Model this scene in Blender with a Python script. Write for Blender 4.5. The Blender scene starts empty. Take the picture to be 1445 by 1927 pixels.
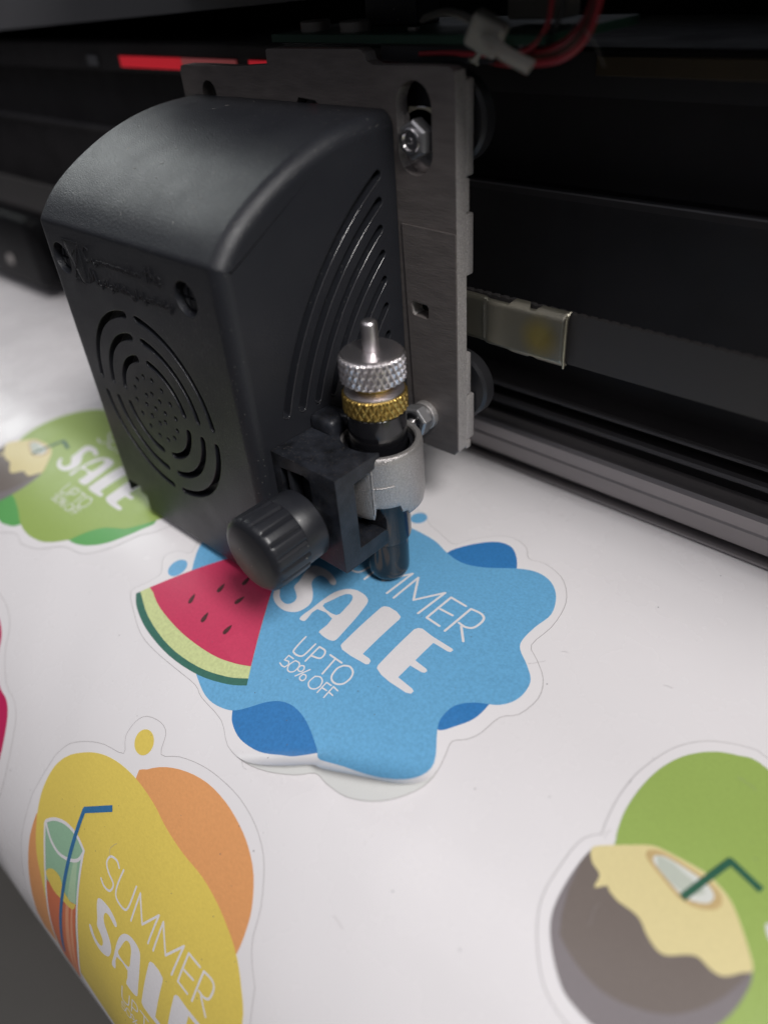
import bpy, bmesh, math, random
from math import sin, cos, pi, radians, sqrt, atan2, asin
from mathutils import Vector, Matrix, geometry

# ------------------------------------------------------------------ camera, world, lights, exposure
SC = bpy.context.scene
COL = SC.collection
MM = 0.001                                     # everything below is written in millimetres
R_ = random.Random(7)

cam = bpy.data.objects.new('camera', bpy.data.cameras.new('camera'))
COL.objects.link(cam); SC.camera = cam
cam.data.sensor_fit = 'VERTICAL'; cam.data.sensor_height = 36; cam.data.sensor_width = 27
cam.data.lens = 26.15
cam.data.clip_start = 0.005; cam.data.clip_end = 20
M3 = Matrix(((0.73804066, -0.36588189, 0.56694482),
             (0.67125556, 0.48359784, -0.56173757),
             (-0.06864369, 0.79515003, 0.60251512)))
cam.matrix_world = Matrix.Translation((0.10147882, -0.10082822, 0.12785262)) @ M3.to_4x4()
cam.data.dof.use_dof = True
cam.data.dof.focus_distance = 0.172
cam.data.dof.aperture_fstop = 6.6

W = bpy.data.worlds.new('World'); SC.world = W; W.use_nodes = True
nt = W.node_tree; bg = nt.nodes['Background']
tc = nt.nodes.new('ShaderNodeTexCoord'); sp = nt.nodes.new('ShaderNodeSeparateXYZ')
rp = nt.nodes.new('ShaderNodeValToRGB')
nt.links.new(tc.outputs['Generated'], sp.inputs[0]); nt.links.new(sp.outputs['Z'], rp.inputs['Fac'])
rp.color_ramp.elements[0].position = 0.0; rp.color_ramp.elements[0].color = (.10, .095, .095, 1)
rp.color_ramp.elements[1].position = 1.0; rp.color_ramp.elements[1].color = (.56, .59, .68, 1)
e = rp.color_ramp.elements.new(.35); e.color = (.30, .315, .36, 1)
nt.links.new(rp.outputs[0], bg.inputs['Color'])
bg.inputs['Strength'].default_value = 0.34

def area(name, az, el, dist, sx, sy, power, color, target=(0, -10, 10)):
    L = bpy.data.lights.new(name, 'AREA'); L.shape = 'RECTANGLE'; L.size = sx; L.size_y = sy
    L.energy = power; L.color = color
    o = bpy.data.objects.new(name, L); COL.objects.link(o)
    t = Vector(target) * MM
    d = Vector((cos(radians(az)) * cos(radians(el)), sin(radians(az)) * cos(radians(el)), sin(radians(el))))
    o.location = t + d * dist
    o.rotation_euler = d.to_track_quat('Z', 'Y').to_euler()
    return o
area('window_light', -18, 52, 1.1, .26, .30, 10.9, (1.0, .972, .955))
area('back_window_light', 172, 30, 1.3, .5, .35, 2.4, (.95, 1.0, .98))
area('front_fill_light', -95, 56, 1.5, .9, .6, 2.2, (1.0, .95, .97))
SC.view_settings.view_transform = 'Standard'; SC.view_settings.look = 'None'
SC.view_settings.exposure = 0.0; SC.view_settings.gamma = 1.0
SC.view_settings.use_curve_mapping = False
SC.cycles.use_denoising = True
SC.cycles.max_bounces = 8

# ------------------------------------------------------------------ materials
def lin(c):
    return tuple(((v / 255) / 12.92 if v / 255 <= .04045 else ((v / 255 + .055) / 1.055) ** 2.4) for v in c)
def mat(name, col, rough=.5, metal=0., spec=.5, bump=0., bscale=1000., bev=0., mottle=0., mscale=200.,
        specks=0., sscale=900, coat=0., aniso=None, rvar=0., emit=None, trans=0., sss=0., speck_col=(.5, .5, .5)):
    m = bpy.data.materials.new(name); m.use_nodes = True
    n = m.node_tree.nodes; l = m.node_tree.links; b = n['Principled BSDF']
    c4 = (*col, 1)
    b.inputs['Base Color'].default_value = c4; b.inputs['Roughness'].default_value = rough
    b.inputs['Metallic'].default_value = metal; b.inputs['Specular IOR Level'].default_value = spec
    b.inputs['Coat Weight'].default_value = coat; b.inputs['Coat Roughness'].default_value = .15
    b.inputs['Transmission Weight'].default_value = trans
    if sss: b.inputs['Subsurface Weight'].default_value = sss; b.inputs['Subsurface Scale'].default_value = .003
    if emit: b.inputs['Emission Color'].default_value = (*emit[0], 1); b.inputs['Emission Strength'].default_value = emit[1]
    tc = n.new('ShaderNodeTexCoord'); vec = tc.outputs['Object']
    if aniso:
        mp = n.new('ShaderNodeMapping'); mp.inputs['Scale'].default_value = aniso; l.new(vec, mp.inputs[0]); vec_b = mp.outputs[0]
    else: vec_b = vec
    src = None
    if mottle:
        t = n.new('ShaderNodeTexNoise'); t.inputs['Scale'].default_value = mscale; t.inputs['Detail'].default_value = 5
        l.new(vec_b, t.inputs['Vector'])
        mx = n.new('ShaderNodeMix'); mx.data_type = 'RGBA'; mx.blend_type = 'MULTIPLY'
        r = n.new('ShaderNodeMapRange'); r.inputs['From Min'].default_value = .3; r.inputs['From Max'].default_value = .7
        r.inputs['To Min'].default_value = 1 - mottle; r.inputs['To Max'].default_value = 1 + mottle
        l.new(t.outputs['Fac'], r.inputs['Value']); mx.inputs[0].default_value = 1
        mx.inputs[6].default_value = c4; l.new(r.outputs[0], mx.inputs[7]); src = mx.outputs[2]
    if specks:
        v = n.new('ShaderNodeTexVoronoi'); v.inputs['Scale'].default_value = sscale; l.new(vec, v.inputs['Vector'])
        a = n.new('ShaderNodeMath'); a.operation = 'LESS_THAN'; a.inputs[1].default_value = .17; l.new(v.outputs['Distance'], a.inputs[0])
        s2 = n.new('ShaderNodeSeparateColor'); l.new(v.outputs['Color'], s2.inputs[0])
        bm_ = n.new('ShaderNodeMath'); bm_.operation = 'LESS_THAN'; bm_.inputs[1].default_value = specks; l.new(s2.outputs[0], bm_.inputs[0])
        cm = n.new('ShaderNodeMath'); cm.operation = 'MULTIPLY'; l.new(a.outputs[0], cm.inputs[0]); l.new(bm_.outputs[0], cm.inputs[1])
        mx = n.new('ShaderNodeMix'); mx.data_type = 'RGBA'; l.new(cm.outputs[0], mx.inputs[0])
        if src: l.new(src, mx.inputs[6])
        else: mx.inputs[6].default_value = c4
        mx.inputs[7].default_value = (*speck_col, 1); src = mx.outputs[2]
    if src: l.new(src, b.inputs['Base Color'])
    if rvar:
        t = n.new('ShaderNodeTexNoise'); t.inputs['Scale'].default_value = 90; t.inputs['Detail'].default_value = 6; l.new(vec_b, t.inputs['Vector'])
        r = n.new('ShaderNodeMapRange'); r.inputs['To Min'].default_value = max(.02, rough - rvar); r.inputs['To Max'].default_value = min(1, rough + rvar)
        r.inputs['From Min'].default_value = .3; r.inputs['From Max'].default_value = .7
        l.new(t.outputs['Fac'], r.inputs['Value']); l.new(r.outputs[0], b.inputs['Roughness'])
    nrm = None
    if bev:
        bv = n.new('ShaderNodeBevel'); bv.samples = 6; bv.inputs['Radius'].default_value = bev * MM; nrm = bv.outputs[0]
    if bump:
        t = n.new('ShaderNodeTexNoise'); t.inputs['Scale'].default_value = bscale; t.inputs['Detail'].default_value = 3; l.new(vec_b, t.inputs['Vector'])
        bp = n.new('ShaderNodeBump'); bp.inputs['Strength'].default_value = bump; bp.inputs['Distance'].default_value = .0002
        l.new(t.outputs['Fac'], bp.inputs['Height'])
        if nrm: l.new(nrm, bp.inputs['Normal'])
        nrm = bp.outputs[0]
    if nrm: l.new(nrm, b.inputs['Normal'])
    return m

M = {}
M['grain'] = mat('grained_black_plastic', (.0160, .0172, .0215), .38, bump=.6, bscale=3200, specks=.10, sscale=1900, speck_col=(.22, .22, .2), bev=.38, rvar=.06)
M['black'] = mat('smooth_black_plastic', (.015, .016, .020), .40, bump=.08, bscale=900, bev=.2, specks=.03, speck_col=(.2, .19, .17), rvar=.08)
M['dusty'] = mat('dusty_black_plastic', (.013, .0145, .019), .42, bump=.3, bscale=1800, bev=.25, mottle=.7, mscale=260, specks=.42, sscale=2300, speck_col=(.12, .10, .085), rvar=.1)
M['gloss'] = mat('glossy_black_anodised', (.009, .009, .011), .16, spec=.6, rvar=.05)
M['rim'] = mat('slot_highlight_plastic', (.03, .03, .034), .13, spec=.8)  # lighter and glossier than the cover, to imitate bright slot edges
M['raised'] = mat('raised_black_lettering', (.020, .020, .023), .2, spec=.6)
M['cast'] = mat('cast_zinc', (.46, .44, .43), .40, metal=.7, bump=.9, bscale=3000, bev=.3, mottle=.18, mscale=2600, rvar=.1)
M['plate'] = mat('brushed_steel_plate', (.160, .142, .136), .48, metal=.35, bump=.4, bscale=1600, bev=.25, mottle=.14, mscale=420, aniso=(.35, 1, 1.6), rvar=.1)
M['plate_edge'] = mat('sawn_steel_edge', (.37, .35, .34), .45, metal=.35, bump=1., bscale=2800, mottle=.2, mscale=2400)
M['steel'] = mat('bright_steel', (.62, .60, .60), .22, metal=1., bump=.1, bscale=1500, bev=.12, rvar=.08)
M['nut'] = mat('nickel_nut', (.36, .36, .37), .30, metal=.75, bev=.25, bump=.12, bscale=900)
M['alu'] = mat('turned_aluminium', (.80, .76, .77), .34, metal=1., bump=.15, bscale=700, aniso=(1, 1, 12))
M['knurl'] = mat('knurled_aluminium', (.88, .83, .84), .30, metal=1., bump=.12, bscale=2500)
M['brass'] = mat('knurled_brass', (.60, .41, .12), .36, metal=1., bump=.15, bscale=2500)
M['zinc'] = mat('yellow_passivated_zinc', (.38, .355, .27), .36, metal=.75, bump=.3, bscale=2200, mottle=.22, mscale=150, bev=.15, rvar=.08)
M['vinyl'] = mat('white_glossy_vinyl', (.80, .775, .785), .27, spec=.5, bump=.14, bscale=110, specks=.006, speck_col=(.3, .29, .3), mottle=.018, mscale=25, rvar=.09)
M['liner'] = mat('release_liner', (.66, .67, .655), .25, bump=.12, bscale=160)
M['film'] = mat('white_sticker_film', (.80, .775, .785), .35, bump=.10, bscale=160, specks=.008, speck_col=(.3, .29, .3), mottle=.018, mscale=25)
M['cut'] = mat('cut_line', (.38, .36, .36), .6)
def ink(name, rgb, **k):
    c = lin(rgb); return mat(name, c, k.pop('rough', .36), bump=k.pop('bump', .22), bscale=k.pop('bscale', 1500), mottle=k.pop('mottle', .10), mscale=1400, specks=.012, sscale=1300, speck_col=(.12, .13, .15), rvar=.05, **k)
M['i_blue'] = ink('light_blue_ink', (106, 170, 212), bump=.4)
M['i_dblue'] = ink('deep_blue_ink', (56, 124, 186))
M['i_white'] = ink('white_unprinted_letters', (225, 222, 224), mottle=.02)
M['i_red'] = ink('melon_red_ink', (200, 58, 94), mottle=.05)
M['i_red2'] = ink('melon_pale_red_ink', (204, 62, 97), mottle=.05)
M['i_rind'] = ink('rind_green_ink', (62, 112, 98))
M['i_rind2'] = ink('pale_rind_ink', (203, 212, 152))
M['i_seed'] = ink('seed_brown_ink', (78, 38, 40))
M['i_yel'] = ink('yellow_ink', (226, 202, 98), mottle=.04)
M['i_or'] = ink('orange_ink', (226, 160, 104), mottle=.04)
M['i_mint'] = ink('mint_glass_ink', (150, 188, 158), mottle=.03)
M['i_mint2'] = ink('pale_mint_ink', (176, 204, 170), mottle=.03)
M['i_drink'] = ink('orange_drink_ink', (210, 118, 84), mottle=.03)
M['i_drink2'] = ink('pale_drink_ink', (226, 158, 122), mottle=.03)
M['i_straw'] = ink('blue_straw_ink', (58, 112, 160))
M['i_green'] = ink('leaf_green_ink', (154, 178, 94), mottle=.04)
M['i_dgreen'] = ink('deep_green_ink', (96, 168, 92), mottle=.04)
M['i_cream'] = ink('coconut_cream_ink', (222, 208, 154), mottle=.03)
M['i_tan'] = ink('coconut_tan_ink', (198, 172, 122))
M['i_milk'] = ink('coconut_milk_ink', (216, 218, 212), mottle=.02)
M['i_milk2'] = ink('coconut_milk_shade_ink', (190, 196, 184), mottle=.02)
M['i_shell'] = ink('coconut_shell_ink', (116, 106, 100), mottle=.03)
M['i_shell2'] = ink('coconut_shell_rim_ink', (128, 121, 123), mottle=.03)
M['i_dstraw'] = ink('green_straw_ink', (52, 98, 78))
M['i_crimson'] = ink('crimson_ink', (196, 40, 92), mottle=.04)
M['beam'] = mat('black_anodised_beam', (.021, .019, .0205), .55, spec=.25, mottle=.2, mscale=40, rvar=.1)
M['bracket'] = mat('black_bracket', (.006, .006, .007), .5, spec=.2)
M['beam_lip'] = mat('grey_metal_lip', (.27, .25, .255), .38, metal=.5, rvar=.08, aniso=(.1, 1, 1), mottle=.15, mscale=60)
M['belt'] = mat('rubber_belt', (.034, .031, .031), .62, bump=.3, bscale=900)
M['cover'] = mat('grey_cover', (.085, .085, .092), .55, bump=.2, bscale=900)
M['rail_edge_highlight'] = mat('rail_highlight_metal', (.075, .072, .078), .45, metal=.4, rvar=.1)  # paler than the beam, puts the ridge highlights into the colour
M['rubber'] = mat('dark_roller_rubber', (.02, .02, .022), .4)
M['pcb'] = mat('green_circuit_board', (.012, .045, .028), .4, rvar=.1)
M['cap'] = mat('tinned_can', (.26, .24, .22), .45, metal=.5)
M['white_plastic'] = mat('white_connector_plastic', (.24, .22, .19), .5)
M['nylon'] = mat('milky_nylon', (.26, .25, .22), .4, sss=.1)
M['wire_red'] = mat('red_wire', (.26, .012, .02), .4)
M['wire_brown'] = mat('brown_wire', (.07, .025, .012), .45)
M['wire_dark'] = mat('dark_wire', (.02, .02, .022), .4)
M['red_label_glow'] = mat('red_label_glow', (.80, .02, .035), .5, emit=((.9, .03, .05), .26))  # emission added so the strip stays bright in the shade
M['pink_label_glow'] = mat('pale_red_label_glow', (.62, .17, .17), .5, emit=((.75, .14, .15), .10))  # weaker added glow for the pale section
M['grey_label'] = mat('grey_label', (.10, .10, .11), .5)
M['gold_label'] = mat('gold_label', (.045, .030, .014), .4, mottle=.6, mscale=14)
M['floor'] = mat('grey_floor', (.075, .07, .064), .6, mottle=.1, mscale=8)
M['platen'] = mat('dark_platen', (.08, .078, .075), .45)
M['dot'] = mat('pale_dot', (.30, .28, .27), .4)

M['clip'] = mat('stained_zinc_clip', (.38, .36, .30), .36, metal=.75, bump=.3, bscale=2200, bev=.15, rvar=.08)
_n = M['clip'].node_tree.nodes; _l = M['clip'].node_tree.links            # a yellow passivation stain round the dimple
_t = _n.new('ShaderNodeTexCoord'); _d = _n.new('ShaderNodeVectorMath'); _d.operation = 'DISTANCE'; _d.inputs[1].default_value = (.0088, 0, .0062)
_l.new(_t.outputs['Object'], _d.inputs[0])
_r = _n.new('ShaderNodeMapRange'); _r.inputs['From Min'].default_value = .0022; _r.inputs['From Max'].default_value = .0058; _r.inputs['To Min'].default_value = 1; _r.inputs['To Max'].default_value = 0
_l.new(_d.outputs['Value'], _r.inputs['Value'])
_m = _n.new('ShaderNodeMix'); _m.data_type = 'RGBA'; _m.inputs[6].default_value = (.27, .255, .205, 1); _m.inputs[7].default_value = (.36, .29, .10, 1)
_l.new(_r.outputs[0], _m.inputs[0]); _l.new(_m.outputs[2], _n['Principled BSDF'].inputs['Base Color'])

# ------------------------------------------------------------------ building helpers (millimetres)
def tag(o, label=None, cat=None, group=None, kind=None):
    if label: o['label'] = label
    if cat: o['category'] = cat
    if group: o['group'] = group
    if kind: o['kind'] = kind
    return o
def thing(name, loc, label, cat, group=None):
    o = bpy.data.objects.new(name, None); COL.objects.link(o); o.location = Vector(loc) * MM
    o.empty_display_size = .005
    return tag(o, label, cat, group)
def wloc(o):
    v = Vector((0, 0, 0))
    while o is not None: v += o.location; o = o.parent
    return v
def part(name, bm, m, parent=None, smooth=30, wn=False, label=None, loc=None):
    """link bm (mm, world coordinates) as ONE mesh object, scaled to metres, relative to its parent"""
    bmesh.ops.scale(bm, vec=(MM, MM, MM), verts=bm.verts)
    base = wloc(parent) if parent else Vector((0, 0, 0))
    if loc is not None: own = Vector(loc) * MM - base
    else:
        lo = Vector([min(v.co[i] for v in bm.verts) for i in range(3)]); hi = Vector([max(v.co[i] for v in bm.verts) for i in range(3)])
        own = Vector(((lo.x + hi.x) / 2, (lo.y + hi.y) / 2, lo.z)) - base
    bmesh.ops.translate(bm, vec=-(base + own), verts=bm.verts)
    me = bpy.data.meshes.new(name); bm.to_mesh(me); bm.free()
    for mm in (m if isinstance(m, (list, tuple)) else [m]): me.materials.append(mm)
    if smooth is not None:
        for p in me.polygons: p.use_smooth = True
        me.set_sharp_from_angle(angle=radians(smooth))
    o = bpy.data.objects.new(name, me); COL.objects.link(o); o.location = own
    if parent: o.parent = parent
    if wn:
        md = o.modifiers.new('wn', 'WEIGHTED_NORMAL'); md.keep_sharp = True
    if label: o['label'] = label
    return o
def box(bm, x0, x1, y0, y1, z0, z1, bev=0, seg=2):
    r = bmesh.ops.create_cube(bm, size=1)['verts']
    for v in r: v.co = Vector(((x0 + x1) / 2 + v.co.x * (x1 - x0), (y0 + y1) / 2 + v.co.y * (y1 - y0), (z0 + z1) / 2 + v.co.z * (z1 - z0)))
    if bev:
        ed = list({e for v in r for e in v.link_edges})
        bmesh.ops.bevel(bm, geom=ed, offset=bev, segments=seg, affect='EDGES', profile=.5)
    return bm
def lathe(bm, prof, c=(0, 0, 0), axis='z', n=64, close=True):
    """prof: list of (radius, height); axis z or y (height along -y for 'y')"""
    rings = []
    for r, h in prof:
        ring = []
        for i in range(n):
            a = 2 * pi * i / n
            if axis == 'z': p = (c[0] + r * cos(a), c[1] + r * sin(a), c[2] + h)
            else: p = (c[0] + r * cos(a), c[1] - h, c[2] + r * sin(a))
            ring.append(bm.verts.new(p))
        rings.append(ring)
    for a, b in zip(rings, rings[1:]):
        for i in range(n): bm.faces.new((a[i], a[(i + 1) % n], b[(i + 1) % n], b[i]))
    if close:
        bm.faces.new(list(reversed(rings[0]))); bm.faces.new(rings[-1])
    bmesh.ops.recalc_face_normals(bm, faces=bm.faces)
    return bm
def tube(bm, pts, r, n=10):
    pts = [Vector(p) for p in pts]; rings = []
    up = Vector((0.13, .21, .97))
    for i, p in enumerate(pts):
        t = (pts[min(i + 1, len(pts) - 1)] - pts[max(i - 1, 0)]).normalized()
        u = t.cross(up).normalized(); w = t.cross(u).normalized()
        rings.append([bm.verts.new(p + (u * cos(2 * pi * k / n) + w * sin(2 * pi * k / n)) * r) for k in range(n)])
    for a, b in zip(rings, rings[1:]):
        for i in range(n): bm.faces.new((a[i], a[(i + 1) % n], b[(i + 1) % n], b[i]))
    bm.faces.new(list(reversed(rings[0]))); bm.faces.new(rings[-1])
    bmesh.ops.recalc_face_normals(bm, faces=bm.faces)
    return bm
def spline(pts, k=5, closed=False):
    """Catmull-Rom through the points (any dimension)"""
    P = [Vector(p) for p in pts]; n = len(P); o = []
    rng = range(n if closed else n - 1)
    for i in rng:
        if closed: a, b, c, d = P[(i - 1) % n], P[i], P[(i + 1) % n], P[(i + 2) % n]
        else: a, b, c, d = P[max(i - 1, 0)], P[i], P[i + 1], P[min(i + 2, n - 1)]
        for j in range(k):
            t = j / k
            o.append(.5 * ((2 * b) + (c - a) * t + (2 * a - 5 * b + 4 * c - d) * t * t + (3 * b - a - 3 * c + d) * t ** 3))
    if not closed: o.append(P[-1])
    return [tuple(v) for v in o]
def inside(p, poly):
    x, y = p; c = False; n = len(poly)
    for i in range(n):
        x1, y1 = poly[i][:2]; x2, y2 = poly[i - 1][:2]
        if (y1 > y) != (y2 > y) and x < (x2 - x1) * (y - y1) / (y2 - y1) + x1: c = not c
    return c
def area2(poly): return sum(poly[i - 1][0] * poly[i][1] - poly[i][0] * poly[i - 1][1] for i in range(len(poly)))
def tri2d(polys, holes=(), clip=None):
    """union of 2-D polygons minus holes, triangulated into a new bmesh in the xy plane"""
    vs = []; fs = []
    for p in list(polys) + list(holes):
        p = [tuple(q[:2]) for q in p]
        if area2(p) < 0: p = p[::-1]
        fs.append(list(range(len(vs), len(vs) + len(p)))); vs += [Vector(q) for q in p]
    r = geometry.delaunay_2d_cdt(vs, [], fs, 1, 1e-5)
    bm = bmesh.new(); V = [bm.verts.new((v.x, v.y, 0)) for v in r[0]]
    for f, og in zip(r[2], r[5]):
        if not og: continue
        cx = sum(r[0][i].x for i in f) / len(f); cy = sum(r[0][i].y for i in f) / len(f)
        if any(inside((cx, cy), h) for h in holes): continue
        if holes and not any(inside((cx, cy), q) for q in polys): continue
        if clip and not inside((cx, cy), clip): continue
        try: bm.faces.new([V[i] for i in f])
        except ValueError: pass
    loose = [v for v in bm.verts if not v.link_faces]
    bmesh.ops.delete(bm, geom=loose, context='VERTS')
    bmesh.ops.recalc_face_normals(bm, faces=bm.faces)
    if bm.faces and sum(f.normal.z for f in bm.faces) < 0: bmesh.ops.reverse_faces(bm, faces=bm.faces)
    return bm
def disk(c, r, n=14, ry=None):
    ry = ry or r
    return [(c[0] + r * cos(2 * pi * i / n), c[1] + ry * sin(2 * pi * i / n)) for i in range(n)]
def stroke(pts, w, smooth=False, butt=False):
    """a pen stroke of width w as a list of polygons (quads and round joints)"""
    if smooth: pts = spline(pts, 4)
    o = []
    for a, b in zip(pts, pts[1:]):
        d = Vector((b[0] - a[0], b[1] - a[1]))
        if d.length < 1e-6: continue
        n = Vector((-d.y, d.x)).normalized() * w / 2
        o.append([(a[0] + n.x, a[1] + n.y), (a[0] - n.x, a[1] - n.y), (b[0] - n.x, b[1] - n.y), (b[0] + n.x, b[1] + n.y)])
    P = pts[1:-1] if butt else pts
    for p in P: o.append(disk(p, w / 2 * .999, 10))
    return o
def prism(polys, holes, f0, f1):
    """extrude the 2-D union between two mappings of (u,v) -> 3-D"""
    bm = tri2d(polys, holes)
    ext = bmesh.ops.extrude_face_region(bm, geom=bm.faces[:])
    top = {v for v in ext['geom'] if isinstance(v, bmesh.types.BMVert)}
    for v in bm.verts:
        v.co = Vector(f1(v.co.x, v.co.y)) if v in top else Vector(f0(v.co.x, v.co.y))
    bmesh.ops.recalc_face_normals(bm, faces=bm.faces)
    return bm
def add_bm(dst, src):
    me = bpy.data.meshes.new('t'); src.to_mesh(me); src.free(); dst.from_mesh(me); bpy.data.meshes.remove(me); return dst
def boolean(bm, cut, op='DIFFERENCE'):
    """exact boolean of two bmeshes, returned as a bmesh"""
    ms = []
    for b in (bm, cut):
        me = bpy.data.meshes.new('b'); b.to_mesh(me); b.free(); ms.append(bpy.data.objects.new('b', me)); COL.objects.link(ms[-1])
    md = ms[0].modifiers.new('b', 'BOOLEAN'); md.operation = op; md.object = ms[1]; md.solver = 'EXACT'
    dg = bpy.context.evaluated_depsgraph_get(); me = bpy.data.meshes.new_from_object(ms[0].evaluated_get(dg))
    out = bmesh.new(); out.from_mesh(me)
    for o in ms: d = o.data; bpy.data.objects.remove(o); bpy.data.meshes.remove(d)
    bpy.data.meshes.remove(me)
    return out
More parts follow.
